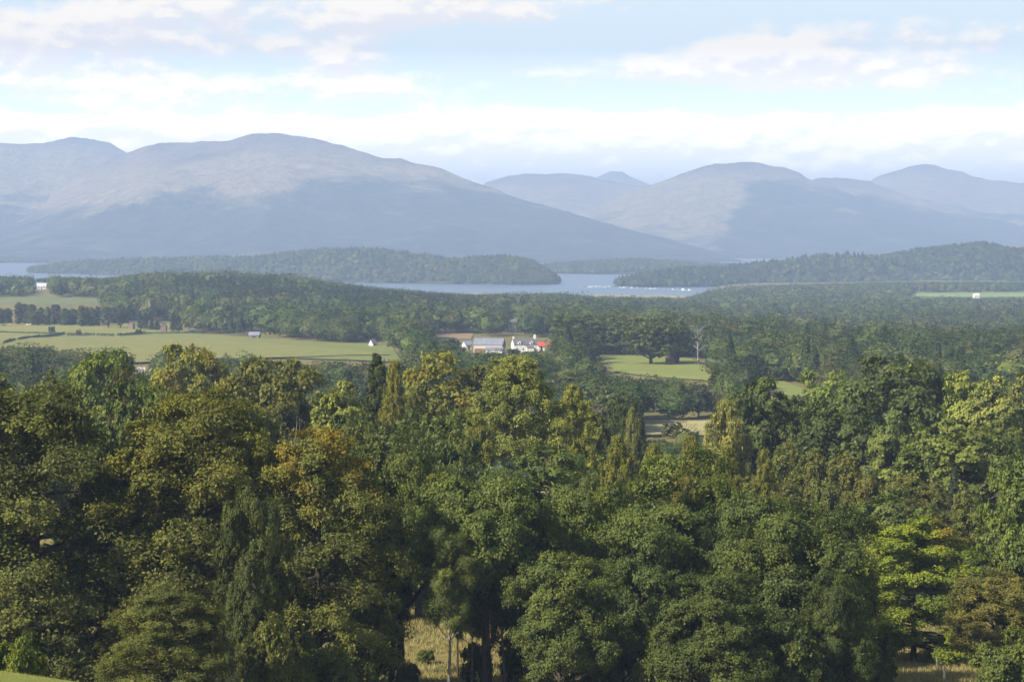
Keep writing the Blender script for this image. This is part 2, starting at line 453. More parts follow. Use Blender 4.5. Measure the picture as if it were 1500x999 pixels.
mountain("mountain", [(760, 372), (820, 340), (860, 312), (900, 294), (940, 277), (970, 266), (1000, 254), (1022, 246), (1038, 241), (1060, 240), (1085, 239), (1100, 238), (1112, 239), (1125, 243), (1150, 247), (1168, 254), (1185, 266), (1230, 280), (1290, 300), (1360, 322), (1450, 348), (1560, 375), (1640, 392)],
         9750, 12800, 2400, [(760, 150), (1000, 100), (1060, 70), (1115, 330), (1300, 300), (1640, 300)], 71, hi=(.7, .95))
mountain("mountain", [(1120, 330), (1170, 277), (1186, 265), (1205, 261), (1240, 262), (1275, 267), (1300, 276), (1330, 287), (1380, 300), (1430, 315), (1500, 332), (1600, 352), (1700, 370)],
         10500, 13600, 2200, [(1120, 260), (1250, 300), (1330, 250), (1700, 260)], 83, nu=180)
mountain("mountain", [(1200, 300), (1270, 268), (1300, 254), (1325, 247), (1345, 241), (1358, 240), (1372, 243), (1390, 248), (1410, 252), (1422, 258), (1440, 262), (1450, 265), (1470, 265), (1500, 270), (1560, 262), (1640, 258), (1760, 280), (1900, 320)],
         12000, 16500, 2500, [(1200, 220), (1900, 220)], 97, nu=240)

# ---------------------------------------------------------------- islands and low wooded hills round the loch
m_floor = principled("woodland_floor", (.055, .06, .03), .95, .05, .4, .02)
HILLS = []
def low_hill(name, axis, width, extra=0, nt=90, ns=25, seed=3, trees=12.0):
    """axis: (px, skyline y, metres) with the trees on top; a rounded ridge of that course"""
    a = np.array(axis, float)
    t = np.linspace(0, 1, nt); tk = np.linspace(0, 1, len(a))
    px, py, d = (np.interp(t, tk, a[:, k]) for k in range(3))
    wd = np.interp(t, np.linspace(0, 1, len(width)), width)
    for _ in range(2):
        py = np.convolve(np.pad(py, 1, mode='edge'), [.25, .5, .25], 'valid')
    dirs = [px_dir(p, q) for p, q in zip(px, py)]
    cx = np.array([q[0] for q in dirs]) * d; cyy = d
    top = np.maximum(CAM_Z + np.array([q[1] for q in dirs]) * d - trees, 0.6)
    gx_, gy_ = np.gradient(cx), np.gradient(cyy)
    ln = np.hypot(gx_, gy_); nx_, ny_ = -gy_ / ln, gx_ / ln
    s = np.linspace(-1, 1, ns)
    X = cx[:, None] + nx_[:, None] * s[None] * wd[:, None]
    Y = cyy[:, None] + ny_[:, None] * s[None] * wd[:, None]
    prof = (1 - s[None] ** 2) ** 1.1
    Z = -1.5 + (top[:, None] + 1.5) * prof * (1 + 0.25 * (fbm(X / 120, Y / 120, 3, seed) - 0.5) * (1 - prof))
    me = mesh_np(name, np.stack([X, Y, Z], -1).reshape(-1, 3), grid_quads(ns, nt), smooth=True)
    tag(link(name, me, [m_floor]), kind='structure')
    HILLS.append((name, X, Y, Z))
low_hill("island", [(50, 399, 6350), (75, 393, 6250), (110, 381, 6150), (200, 378, 5950), (300, 375, 5700), (380, 376, 5520), (440, 368, 5380), (500, 362, 5250), (560, 365, 5150), (610, 374, 5020), (640, 381, 4960), (665, 380, 4920), (700, 377, 4860), (735, 374, 4820), (758, 378, 4770), (768, 390, 4730), (775, 404, 4700), (779, 415, 4690)], [40, 130, 190, 230, 240, 200, 150, 120, 60, 30], seed=4)
low_hill("promontory", [(770, 396, 6300), (800, 387, 6250), (860, 382, 6200), (930, 379, 6150), (970, 383, 6100), (1000, 388, 6050), (1100, 386, 6000), (1220, 384, 5980)], [80, 240, 300, 300, 250], seed=5)
low_hill("headland", [(-150, 372, 8300), (-60, 374, 8300), (0, 378, 8250), (40, 381, 8200), (62, 384, 8150)], [300, 300, 200, 60], seed=6)
low_hill("wooded_hill", [(938, 422, 4480), (947, 410, 4500), (970, 398, 4560), (1000, 393, 4620), (1040, 391, 4680), (1070, 396, 4700), (1090, 393, 4720), (1110, 386, 4760), (1170, 379, 4850), (1235, 369, 4950), (1258, 377, 5000), (1275, 392, 5050), (1285, 400, 5080)], [30, 110, 160, 190, 220, 240, 200], seed=7)
low_hill("wooded_hill", [(1268, 400, 4980), (1285, 389, 5000), (1300, 382, 5010), (1335, 371, 5030), (1375, 362, 5060), (1420, 357, 5080), (1440, 355, 5080), (1470, 362, 5080), (1500, 366, 5080), (1560, 358, 5100), (1650, 360, 5150), (1760, 372, 5200)], [60, 260, 320, 360, 380, 380, 300], seed=8)
low_hill("moor_hill", [(1200, 395, 6300), (1280, 379, 6300), (1310, 376, 6300), (1400, 366, 6300), (1480, 360, 6300), (1560, 362, 6300), (1700, 380, 6300)], [300, 420, 450, 450, 300], seed=9, trees=0.0)
bpy.data.objects["moor_hill"].data.materials.clear()
bpy.data.objects["moor_hill"].data.materials.append(grass_mat("moor_hill", (.30, .24, .12), (.2, .2, .09), (.26, .21, .11), 0.01, 0.05, .3))
HILLS.pop()

# ---------------------------------------------------------------- air
def haze():
    m = bpy.data.materials.new("haze"); m.use_nodes = True
    t = NT(m.node_tree); t.n.clear()
    v = t.new('ShaderNodeVolumePrincipled')
    v.inputs['Color'].default_value = (HAZE_COL[0], HAZE_COL[1], HAZE_COL[2], 1)
    v.inputs['Density'].default_value = HAZE_D
    v.inputs['Density Attribute'].default_value = ""
    v.inputs['Anisotropy'].default_value = 0.0
    o = t.new('ShaderNodeOutputMaterial'); t.l.new(v.outputs[0], o.inputs['Volume'])
    m.cycles.homogeneous_volume = True
    x0, x1, y0, y1, z0, z1 = -9500, 9500, -450, 26500, -12, 640
    V = [(x0, y0, z0), (x1, y0, z0), (x1, y1, z0), (x0, y1, z0), (x0, y0, z1), (x1, y0, z1), (x1, y1, z1), (x0, y1, z1)]
    Q = [(0, 3, 2, 1), (4, 5, 6, 7), (0, 1, 5, 4), (1, 2, 6, 5), (2, 3, 7, 6), (3, 0, 4, 7)]
    o = link("haze", mesh_np("haze", V, Q), [m]); tag(o, kind='stuff')
HAZE_D = 1.2e-4
HAZE_COL = (.535, .70, .999)
haze()
# ---------------------------------------------------------------- foliage and bark
def leaf_mat(name, translucent=0.32, stuff=False, boost=1.0):
    m = bpy.data.materials.new(name); m.use_nodes = True
    t = NT(m.node_tree); t.n.clear()
    if stuff:
        base = t.new('ShaderNodeAttribute', attribute_name='tint').outputs['Color']
    else:
        base = t.new('ShaderNodeObjectInfo').outputs['Color']
    var = t.new('ShaderNodeAttribute', attribute_name='leafvar').outputs['Fac']
    aut = t.new('ShaderNodeAttribute', attribute_name='autumn').outputs['Fac']
    hsv = t.new('ShaderNodeHueSaturation')
    t.l.new(base, hsv.inputs['Color'])
    t.put(hsv.inputs['Hue'], t.ramp(var, 0, 1, 0.515, 0.485, False))
    t.put(hsv.inputs['Saturation'], t.ramp(var, 0, 1, 0.98, 1.10, False))
    t.put(hsv.inputs['Value'], t.ramp(var, 0, 1, 1.0 * boost, 2.15 * boost, False))
    warm = t.mix(var, (.165, .112, .014), (.32, .235, .030))
    c = t.mix(aut, hsv.outputs[0], warm)
    d = t.new('ShaderNodeBsdfDiffuse'); t.l.new(c, d.inputs[0])
    tr = t.new('ShaderNodeBsdfTranslucent')
    t.l.new(t.mix(1.0, c, (1.25, 1.3, .55), 'MULTIPLY'), tr.inputs[0])
    g = t.new('ShaderNodeBsdfGlossy'); g.inputs['Roughness'].default_value = 0.5
    g.inputs['Color'].default_value = (.8, .8, .5, 1)
    m1 = t.new('ShaderNodeMixShader'); m1.inputs[0].default_value = translucent
    t.l.new(d.outputs[0], m1.inputs[1]); t.l.new(tr.outputs[0], m1.inputs[2])
    m2 = t.new('ShaderNodeMixShader'); m2.inputs[0].default_value = 0.018
    t.l.new(m1.outputs[0], m2.inputs[1]); t.l.new(g.outputs[0], m2.inputs[2])
    o = t.new('ShaderNodeOutputMaterial'); t.l.new(m2.outputs[0], o.inputs[0])
    return m
M_LEAF = leaf_mat("leaves")
M_WOODLEAF = leaf_mat("woodland_leaves", 0.2, True, 0.57)
def bark(name, a, b):
    m = bpy.data.materials.new(name); m.use_nodes = True
    t = NT(m.node_tree); p = t.n['Principled BSDF']
    p.inputs['Roughness'].default_value = .9; p.inputs['Specular IOR Level'].default_value = .1
    o = t.new('ShaderNodeTexCoord').outputs['Object']
    mp = t.new('ShaderNodeMapping'); t.l.new(o, mp.inputs[0]); mp.inputs['Scale'].default_value = (3, 3, .6)
    f = t.noise(mp.outputs[0], 1.5, 6, .7)
    t.l.new(t.mix(t.ramp(f, .35, .65), a, b), p.inputs['Base Color'])
    bn = t.new('ShaderNodeBump'); bn.inputs['Strength'].default_value = .7; bn.inputs['Distance'].default_value = .08
    t.l.new(f, bn.inputs['Height']); t.l.new(bn.outputs[0], p.inputs['Normal'])
    return m
BARK = {'dark': bark("dark_bark", (.035, .028, .02), (.09, .075, .055)),
        'grey': bark("grey_bark", (.13, .115, .09), (.30, .27, .22)),
        'pale': bark("birch_bark", (.16, .14, .12), (.62, .57, .50)),
        'red': bark("pine_bark", (.10, .06, .04), (.26, .15, .09)),
        'dead': bark("dead_wood", (.22, .20, .19), (.40, .37, .35))}

def tube(paths, nsides=7):
    """paths: list of (points (n,3), radii (n)); returns V, Q of tapered round stems"""
    VV, QQ, off = [], [], 0
    ang = np.linspace(0, 2 * math.pi, nsides, endpoint=False)
    for P, r in paths:
        P = np.asarray(P, float); r = np.asarray(r, float); n = len(P)
        T = np.gradient(P, axis=0); T /= np.linalg.norm(T, axis=1)[:, None] + 1e-9
        ref = np.where(np.abs(T[:, 2:3]) > .9, np.array([[1., 0, 0]]), np.array([[0, 0, 1.]]))
        A = np.cross(T, ref); A /= np.linalg.norm(A, axis=1)[:, None] + 1e-9
        B = np.cross(T, A)
        ring = P[:, None] + r[:, None, None] * (np.cos(ang)[None, :, None] * A[:, None] + np.sin(ang)[None, :, None] * B[:, None])
        VV.append(ring.reshape(-1, 3))
        i = np.arange(n - 1)[:, None] * nsides; j = np.arange(nsides)[None]; k = (j + 1) % nsides
        QQ.append(np.stack([i + j, i + k, i + nsides + k, i + nsides + j], -1).reshape(-1, 4) + off)
        off += n * nsides
    return np.concatenate(VV), np.concatenate(QQ)

def norm(v):
    return v / (np.linalg.norm(v, axis=-1, keepdims=True) + 1e-9)

def card_mesh(C, N, L, W, rng, lean=None):
    """little folded leaf sprays: one quad each, centre C, normal N, length L, width W"""
    n = len(C)
    r = rng.normal(size=(n, 3)) if lean is None else lean + 0.5 * rng.normal(size=(n, 3))
    t1 = norm(r - (r * N).sum(1, keepdims=True) * N)
    t2 = np.cross(N, t1)
    L = L[:, None]; W = W[:, None]
    fold = (rng.random((n, 1)) - 0.2) * 0.35 * W
    V = np.stack([C - t1 * L * .5, C + t2 * W * .5 + N * fold - t1 * L * .05, C + t1 * L * .5, C - t2 * W * .5 + N * fold - t1 * L * .05], 1)
    Q = np.arange(n * 4).reshape(n, 4)
    return V.reshape(-1, 3), Q

# leaf sizes and numbers for trees near, middling and far: (sprays share, cards per spray, leaf size)
LOD = {'A': (1.1, 1.35, .80), 'B': (0.8, 0.55, 1.45), 'C': (0.42, 0.30, 2.7), 'D': (.2, .25, 4.2)}

def boughs_of(kind, rng):
    """list of boughs (centre, a, b, c axes scaled) and the crown's height and width"""
    B = []
    def add(c, out, ra, rb, rc, slope=0.0):
        a = norm(np.array([out[0], out[1], slope])); b = norm(np.cross([0, 0, 1.0], a)); cc = np.cross(a, b)
        B.append((np.array(c, float), a * ra, b * rb, cc * rc, out))
    if kind == 'highoak':
        B0, H, Rr = boughs_of('oak', rng)
        return [(np.array([b[0][0], b[0][1], H * .42 + b[0][2] * .58]), b[1], b[2], b[3] * .9, b[4]) for b in B0], H, Rr
    if kind in ('oak', 'round', 'shrub', 'poplar', 'olive'):
        H = {'oak': 18., 'round': 18., 'shrub': 4., 'poplar': 22., 'olive': 18.}[kind]
        Rr = {'oak': 7.2, 'round': 7.0, 'shrub': 2.4, 'poplar': 3.6, 'olive': 6.8}[kind]
        lo = {'oak': .14, 'round': .10, 'shrub': .05, 'poplar': .12, 'olive': .16}[kind]
        n = {'oak': 58, 'round': 62, 'shrub': 20, 'poplar': 54, 'olive': 46}[kind]
        sz = {'oak': .30, 'round': .24, 'shrub': .36, 'poplar': .42, 'olive': .30}[kind]
        flat = {'oak': .70, 'round': .8, 'shrub': .8, 'poplar': 1.1, 'olive': .55}[kind]
        ph = rng.random(6) * 6.28
        for i in range(n):
            zf = 1 - (i + .5) / n * 1.75                       # sphere in golden-angle order, skirt left open
            zf = np.clip(zf + rng.normal() * .06, -.80, .98)
            az = i * 2.39996 + rng.normal() * .25
            rr = math.sqrt(max(0, 1 - zf * zf))
            if kind in ('oak', 'olive') and zf < 0: rr = rr ** .5 * .95
            if kind in ('round', 'shrub') and zf < 0: rr = max(rr, .85)
            lump = 1 + .16 * math.sin(3 * az + ph[0]) * math.sin(4 * zf + ph[1]) + .12 * math.sin(5 * az + ph[2]) + rng.normal() * .07
            inner = 1.0 if i % 4 else .55
            q = lump * inner * (1 - sz * .62)
            zc = lo * H + (H - lo * H) * (.5 + .5 * zf * q) if kind != 'oak' else lo * H + (H - lo * H) * (.42 + .58 * zf * q if zf > 0 else .42 + .42 * zf * q)
            c = (Rr * rr * q * math.cos(az), Rr * rr * q * math.sin(az), zc)
            s_ = sz * Rr * rng.uniform(.72, 1.25)
            out = (math.cos(az), math.sin(az))
            add(c, out, s_, s_ * rng.uniform(.8, 1.1), s_ * flat, .35 * zf - .1)
    elif kind in ('beech', 'maple'):
        H, Rr = (24., 7.6) if kind == 'beech' else (15., 5.6)
        n = 84 if kind == 'beech' else 56
        for i in range(n):
            h = (i + .5) / n
            h = .05 + .93 * h + rng.normal() * .012
            env = (1 - max(0, (h - .42) / .58) ** 2.3) ** .62 * (.72 + .28 * min(1, h / .35))
            az = i * 2.39996 + rng.normal() * .35
            q = rng.choice([.85, .78, .45], p=[.5, .3, .2]) * (1 + rng.normal() * .09)
            r = Rr * env * q
            s_ = Rr * (.30 + .10 * rng.random()) * (.65 + .35 * env)
            add((r * math.cos(az), r * math.sin(az), h * H * .985), (math.cos(az), math.sin(az)), s_ * 1.15, s_ * .95, s_ * (.44 if kind == 'beech' else .30), -.22 + .3 * h)
    elif kind == 'larch':
        H, Rr = 27., 8.6
        for i in range(430):
            h = .08 + .90 * rng.random() ** .92
            env = min(1.0, (1 - h) ** .80 * 1.12) * (1 if h > .18 else .75 + 1.4 * (h - .08)) + .03
            az = rng.random() * 6.283; q = rng.random() ** .55
            r = Rr * env * q
            s_ = .50 + .50 * env
            add((r * math.cos(az), r * math.sin(az), h * H + .5 * q * env), (math.cos(az), math.sin(az)), s_ * 1.1, s_ * .8, s_ * .75, .25)
    elif kind == 'spruce':
        H, Rr = (27., 5.2) if kind == 'larch' else (20., 3.4)
        n = 190 if kind == 'larch' else 96
        for i in range(n):
            h = .10 + .88 * ((i + .5) / n) ** .9
            env = (1 - h) ** .72 * (1 if h > .2 else .7 + 1.5 * (h - .1)) + .015
            az = i * 2.39996 + rng.normal() * .3
            ln = Rr * env * (rng.uniform(.55, 1.15) if kind == 'larch' else rng.uniform(.72, 1.12))
            sl = (-.18 if kind == 'spruce' else -.05) + .45 * h
            c = (ln * .55 * math.cos(az), ln * .55 * math.sin(az), h * H + sl * ln * .5)
            add(c, (math.cos(az), math.sin(az)), ln * .52 + .12, ln * .20 + .18, (ln * .20 + .45) if kind == 'larch' else (ln * .12 + .28), sl)
    elif kind == 'pine':
        H, Rr = 20., 4.6
        for i in range(26):
            h = .45 + .53 * (i + .5) / 26
            env = (1 - ((h - .62) / .42) ** 2 * .75) if h > .62 else .8
            az = i * 2.39996 + rng.normal() * .4
            r = Rr * max(.1, env) * rng.uniform(.35, .85)
            s_ = 1.45 * rng.uniform(.75, 1.25)
            add((r * math.cos(az), r * math.sin(az), h * H), (math.cos(az), math.sin(az)), s_ * 1.2, s_, s_ * .5, .15)
    elif kind in ('birch', 'willow'):
        H, Rr = (17., 3.1) if kind == 'birch' else (15., 4.2)
        n = 44
        for i in range(n):
            h = .22 + .75 * (i + .5) / n
            env = math.sin(math.pi * min(1, max(.0, (h - .08) / .96)) ** .85) ** .7
            az = i * 2.39996 + rng.normal() * .4
            r = Rr * env * rng.uniform(.3, .92)
            s_ = Rr * .27 * rng.uniform(.7, 1.25)
            add((r * math.cos(az), r * math.sin(az), h * H), (math.cos(az), math.sin(az)), s_, s_ * .9, s_ * .95, -.1)
    elif kind == 'column':
        H, Rr = 14., 1.9
        n = 46
        for i in range(n):
            h = .04 + .94 * (i + .5) / n
            env = (1 - h ** 5) ** .8 * (.8 + .2 * h)
            az = i * 2.39996
            r = Rr * env * .62 * rng.uniform(.8, 1.1)
            add((r * math.cos(az), r * math.sin(az), h * H * .97), (math.cos(az), math.sin(az)), .8, .8, 1.15, .4)
    elif kind == 'dead':
        H, Rr = 13., 3.2
        for i in range(15):
            h = .40 + .58 * (i + .5) / 15
            az = i * 2.39996 + rng.normal() * .3
            r = Rr * rng.uniform(.35, .95) * (1.15 - .5 * h)
            add((r * math.cos(az), r * math.sin(az), h * H), (math.cos(az), math.sin(az)), .9, .9, .9, .6)
    return B, H, Rr

STYLE = {  'highoak': (24, 46, .34, .24, .30, .7, .55, .75, 0),  # sprays per bough, cards per spray, leaf length, width, spray radius share, outward, upward, random weight, droop
    'oak': (24, 46, .34, .24, .30, .7, .55, .75, 0), 'round': (22, 44, .32, .24, .30, .95, .5, .6, 0), 'olive': (24, 46, .33, .23, .30, .6, .7, .75, 0),
    'shrub': (16, 44, .24, .16, .36, .6, .6, .8, 0), 'poplar': (20, 40, .34, .26, .32, .8, .5, .7, 0),
    'beech': (22, 40, .36, .23, .30, .45, .85, .7, .1), 'maple': (22, 40, .34, .24, .30, .3, 1.2, .55, .1),
    'larch': (10, 22, .38, .12, .50, .5, .3, 1.0, 1.3), 'spruce': (14, 26, .40, .12, .36, .4, .7, .7, .25), 'pine': (22, 44, .42, .11, .34, .7, .7, .6, -.1),
    'birch': (24, 40, .26, .15, .34, .6, .35, .9, 1.5), 'willow': (24, 44, .40, .12, .34, .6, .35, .9, 2.2), 'column': (16, 32, .30, .16, .36, .9, .4, .6, -.3), 'dead': (0, 0, .3, .2, .3, 1, 1, 1, 0)}
BARK_OF = {'birch': 'pale', 'pine': 'red', 'dead': 'dead', 'larch': 'grey'}

def hull_noise(p, seed):
    return fbm(p[:, 0] * .35 + p[:, 2] * .21 + 50, p[:, 1] * .35 - p[:, 2] * .27 + 80, 2, seed)

PROTO = {}
def proto(kind, variant, lod, autumn=None):
    key = (kind, variant, lod, autumn)
    if key in PROTO: return PROTO[key]
    rng = np.random.default_rng(sum(map(ord, kind)) * 13 + variant * 101)
    B, H, Rr = boughs_of(kind, rng)
    ns, nc, L, W, sr, wo, wu, wr, droop = STYLE[kind]
    fs, fc, fl = LOD[lod]
    crown = None
    if ns:
        nsp = max(4, int(ns * fs)); ncd = max(3, int(nc * fc))
        cen = np.array([b[0] for b in B]); ax = np.array([np.stack(b[1:4]) for b in B]); outs = np.array([[b[4][0], b[4][1], 0] for b in B])
        nb = len(B)
        # sprays: over the outer and upper skin of each bough, a few inside it
        d = norm(rng.normal(size=(nb, nsp, 3)))
        d[..., 0] += .35; d[..., 2] += .30
        d = norm(d) * (rng.random((nb, nsp, 1)) ** .35)
        S = cen[:, None] + np.einsum('bsk,bkj->bsj', d, ax)
        size = np.linalg.norm(ax, axis=2).mean(1)
        Sn = norm(np.einsum('bsk,bkj->bsj', d, ax / (np.linalg.norm(ax, axis=2, keepdims=True))))
        svar = .5 + .19 * rng.normal(size=(nb, 1)) + .17 * rng.normal(size=(nb, nsp))
        # cards
        o = rng.normal(size=(nb, nsp, ncd, 3)) * .55
        rad = (size[:, None] * sr * rng.uniform(.7, 1.25, (nb, nsp)))
        flat = np.array([1, 1, .7 if droop >= 0 else 1.2])
        C = S[:, :, None] + o * rad[:, :, None, None] * flat
        if droop > 0:
            C[..., 2] -= np.abs(rng.normal(size=(nb, nsp, ncd))) * droop * rad[:, :, None]
        N = norm(wo * (Sn[:, :, None] + .6 * outs[:, None, None]) + wo * .5 * norm(o) + wu * np.array([0, 0, 1.0]) + wr * rng.normal(size=C.shape) * .8)
        C = C.reshape(-1, 3); N = N.reshape(-1, 3)
        n = len(C)
        ll = L * fl * rng.uniform(.65, 1.35, n); ww = W * fl * rng.uniform(.7, 1.3, n)
        lean = None
        if droop > 1: lean = np.tile([0, 0, -1.0], (n, 1))
        elif kind in ('spruce', 'pine'): lean = np.repeat(outs, nsp * ncd, 0) * .7
        keep = C[:, 2] > .15
        V, Q = card_mesh(C[keep], N[keep], ll[keep], ww[keep], rng, None if lean is None else lean[keep])
        crown = mesh_np(kind + "_crown", V, Q)
        var = np.repeat(np.repeat(svar.ravel(), ncd) + .12 * rng.normal(size=n), 1)[keep]
        attr(crown, 'leafvar', np.repeat(np.clip(var, 0, 1), 4))
        if autumn:
            ck = C[keep]; nz = hull_noise(ck, variant + 5)
            if autumn == 'top':
                a = sstep(.74, 1.04, ck[:, 2] / H + .9 * (nz - .5) + .10 * ck[:, 0] / Rr)
            elif autumn == 'patch':
                a = sstep(.60, .70, nz) * .9
            elif autumn == 'spot':
                a = sstep(.80, .86, ck[:, 2] / H) * sstep(.15, .35, ck[:, 0] / Rr) * 1.0
            a = np.clip(a * (.55 + .6 * rng.random(len(a))), 0, 1)
            attr(crown, 'autumn', np.repeat(a, 4))
        crown.materials.append(M_LEAF)
    # trunk and limbs
    paths = []
    wob = rng.normal(size=(2,)) * .25
    topf = {'highoak': .72, 'oak': .62, 'round': .7, 'olive': .62, 'shrub': .5, 'maple': .8, 'beech': .86, 'dead': .96}.get(kind, .96)
    r0 = {'highoak': .62, 'oak': .52, 'round': .5, 'olive': .45, 'shrub': .10, 'beech': .6, 'maple': .3, 'birch': .17, 'willow': .3, 'larch': .34, 'spruce': .28, 'pine': .27, 'poplar': .35, 'column': .2, 'dead': .28}[kind]
    zz = np.array([-.8, 0, .5, 1.2, 3, 6, 10, 14, 18, 22, 26, 30]); zz = np.concatenate([zz[zz < H * topf * .95], [H * topf]])
    trx = wob[0] * np.sin(zz / H * 3.1 + variant) * 1.2; tr_y = wob[1] * np.sin(zz / H * 2.3 + variant * 2) * 1.2
    trr = r0 * np.clip(1 - zz / (H * topf) * .86, .08, 1) ** .9 * (1 + .45 * np.exp(-np.clip(zz, 0, None) / .6))
    paths.append((np.stack([trx, tr_y, zz], 1), trr))
    for i, b in enumerate(B):
        if kind in ('spruce', 'column') and i % 2: continue
        if kind == 'larch' and i % 6: continue
        c = b[0]
        hd = math.hypot(c[0], c[1])
        zs = max(.12 * H if kind != 'shrub' else .1, min(c[2] - hd * (.75 if kind not in ('larch', 'spruce', 'maple', 'beech') else .05), H * topf * .97))
        s0 = np.array([np.interp(zs, zz, trx), np.interp(zs, zz, tr_y), zs])
        tip = c + b[1] * .5
        tt = np.linspace(0, 1, 6)[:, None]
        mid = (s0 + c) / 2 + np.array([0, 0, .10 * hd if kind not in ('larch', 'spruce') else 0]) + rng.normal(size=3) * .12 * max(hd, .5) * .5
        P = (1 - tt) ** 2 * s0 + 2 * tt * (1 - tt) * mid + tt ** 2 * tip
        rb = min(np.interp(zs, zz, trr) * .62, .035 * np.linalg.norm(tip - s0) + .03)
        paths.append((P, rb * np.linspace(1, .22, 6)))
        if kind == 'dead':
            for k in range(5):
                q = P[2 + k % 4]; e = q + norm(rng.normal(size=3) + np.array([b[4][0], b[4][1], .9])) * rng.uniform(1.0, 2.4)
                paths.append((np.stack([q, (q + e) / 2 + rng.normal(size=3) * .12, e]), np.array([.055, .035, .012])))
    V, Q = tube(paths, 7 if lod == 'A' else 5)
    trunk = mesh_np(kind + "_trunk", V, Q, smooth=True)
    trunk.materials.append(BARK[BARK_OF.get(kind, 'dark')])
    Hc = float(V[:, 2].max()); Wc = Rr * 2
    if crown is not None:
        zc = np.empty(len(crown.vertices) * 3, np.float32); crown.vertices.foreach_get('co', zc); zc = zc.reshape(-1, 3)
        Hc = float(np.percentile(zc[:, 2], 99.8)); Wc = float(np.percentile(np.abs(zc[:, :2]), 99.0)) * 2
    PROTO[key] = (crown, trunk, Hc, Wc)
    return PROTO[key]

TREE_KIND = {'highoak': 'oak_tree', 'oak': 'oak_tree', 'round': 'lime_tree', 'olive': 'broadleaf_tree', 'shrub': 'bush', 'poplar': 'poplar_tree', 'beech': 'beech_tree', 'maple': 'maple_tree',
             'larch': 'larch_tree', 'spruce': 'spruce_tree', 'pine': 'pine_tree', 'birch': 'birch_tree', 'willow': 'willow_tree', 'column': 'cypress_tree', 'dead': 'dead_tree'}
PLACED = []
def grade(c):
    r, g, b = c
    if max(r, g, b) < .05 and r > 1.5 * g: return c
    q = r / g
    if q > 1.45: return c
    q = .915 + (q - .915) * .5
    return (g * q, g, b if b > .52 * g else min(b, .27 * g))
_trng = random.Random(4)
def plant_at(kind, x, y, height, width, color, label, group=None, variant=0, lod='A', autumn=None, rot=None, whole=False, bark_=None, lean=0.0):
    crown, trunk, H0, W0 = proto(kind, variant, lod, autumn)
    z = gz(x, y)
    name = TREE_KIND[kind]
    root = bpy.data.objects.new(name, None)
    root.empty_display_size = 1
    COL.objects.link(root)
    root.location = (x, y, z)
    root.rotation_euler = (0, lean, _trng.uniform(0, 6.28) if rot is None else rot)
    root.scale = (width / W0, width / W0, height / H0)
    tag(root, label, 'bush' if kind == 'shrub' else 'tree', group)
    if bark_:
        trunk = trunk.copy(); trunk.materials.clear(); trunk.materials.append(BARK[bark_])
    o = link('trunk' if kind != 'shrub' else 'stem', trunk, (), root)
    if crown is not None:
        c = link('crown' if kind != 'shrub' else 'foliage', crown, (), root); c.color = (*grade(color), 1)
    PLACED.append((x, y, width * .5))
    return root
def tree(kind, px, ytop, d, wpx, color, label, group=None, **kw):
    if 'lod' not in kw: kw['lod'] = 'A' if d < 262 else ('B' if d < 470 else 'C')
    if kind in ('oak', 'beech', 'round', 'olive', 'larch'): wpx *= 1.14
    p = at(px, ytop, d)
    h = p.z - gz(p.x, d)
    return plant_at(kind, p.x, d, max(h, 1.0), wpx * d / F_PX, color, label, group, **kw)
# ---------------------------------------------------------------- the trees one can tell apart, near ones first
def _c(r, g, b): return (r * 1.12, g * 1.14, b * .90)
OAK = _c(.056, .078, .026); DKOAK = _c(.042, .060, .023); OLIVE = _c(.080, .082, .024); BEECH = _c(.060, .064, .022); BRIGHT = _c(.070, .120, .024)
LARCH = _c(.138, .140, .048); PINE = (.055, .085, .052); SPR = (.026, .042, .022); BIRCH = _c(.095, .088, .042); GOLD = _c(.130, .115, .022); YELL = _c(.135, .150, .042)
CHEST = _c(.034, .056, .026); WILL = (.19, .165, .05); RUST = (.085, .062, .024); GREYG = (.055, .075, .040)
# the front rank, left to right
tree('beech', 50, 572, 206, 300, BEECH, "huge dark olive beech above the strip of mown grass, at the left edge", variant=1)
tree('beech', -75, 600, 222, 190, BEECH, "dark beech cut off by the left border of the photo", variant=2)
tree('beech', 290, 580, 208, 255, (0.094, 0.088, 0.020), "big yellow olive beech with layered sprays, between the dark beech and the golden topped one", variant=3)
tree('beech', 468, 632, 206, 205, (0.086, 0.090, 0.022), "beech with an orange gold autumn top", variant=4, autumn='top', rot=.4)
tree('round', 372, 712, 192, 105, (0.043, 0.055, 0.025), "narrow dark grey green tree pressed against the front of the golden topped beech", variant=3)
tree('beech', 245, 860, 176, 170, (0.079, 0.083, 0.022), "low young beech at the foot of the yellow olive beech", variant=5)
tree('shrub', 25, 930, 150, 90, (0.074, 0.105, 0.020), "bright green bush at the edge of the mown grass, bottom left corner", variant=1)
tree('shrub', 395, 905, 185, 110, (0.070, 0.073, 0.022), "dull olive bush under the golden topped beech", variant=2)
tree('highoak', 585, 640, 226, 165, DKOAK, "shaded dark oak beside the golden topped beech, with a thick black trunk", variant=1)
tree('highoak', 708, 692, 216, 215, OAK, "broad oak with the thickest trunk, standing in the clearing at the bottom centre", variant=2, rot=1.0)
tree('oak', 868, 712, 226, 180, (0.065, 0.090, 0.021), "mid green oak right of the thick trunked oak", variant=3)
tree('oak', 1000, 668, 232, 235, (0.058, 0.081, 0.020), "large lobed oak right of centre, below the yellow larches", variant=4)
tree('oak', 1172, 745, 212, 205, DKOAK, "massive dark oak whose shade falls toward the yellow green maple", variant=5)
tree('oak', 1050, 842, 198, 170, (0.048, 0.068, 0.022), "lowest oak in the bottom row, left of the massive dark oak", variant=6)
tree('oak', 830, 812, 206, 150, (0.058, 0.081, 0.022), "small oak in front of the mid green oak, its foliage reaching the bottom edge", variant=7)
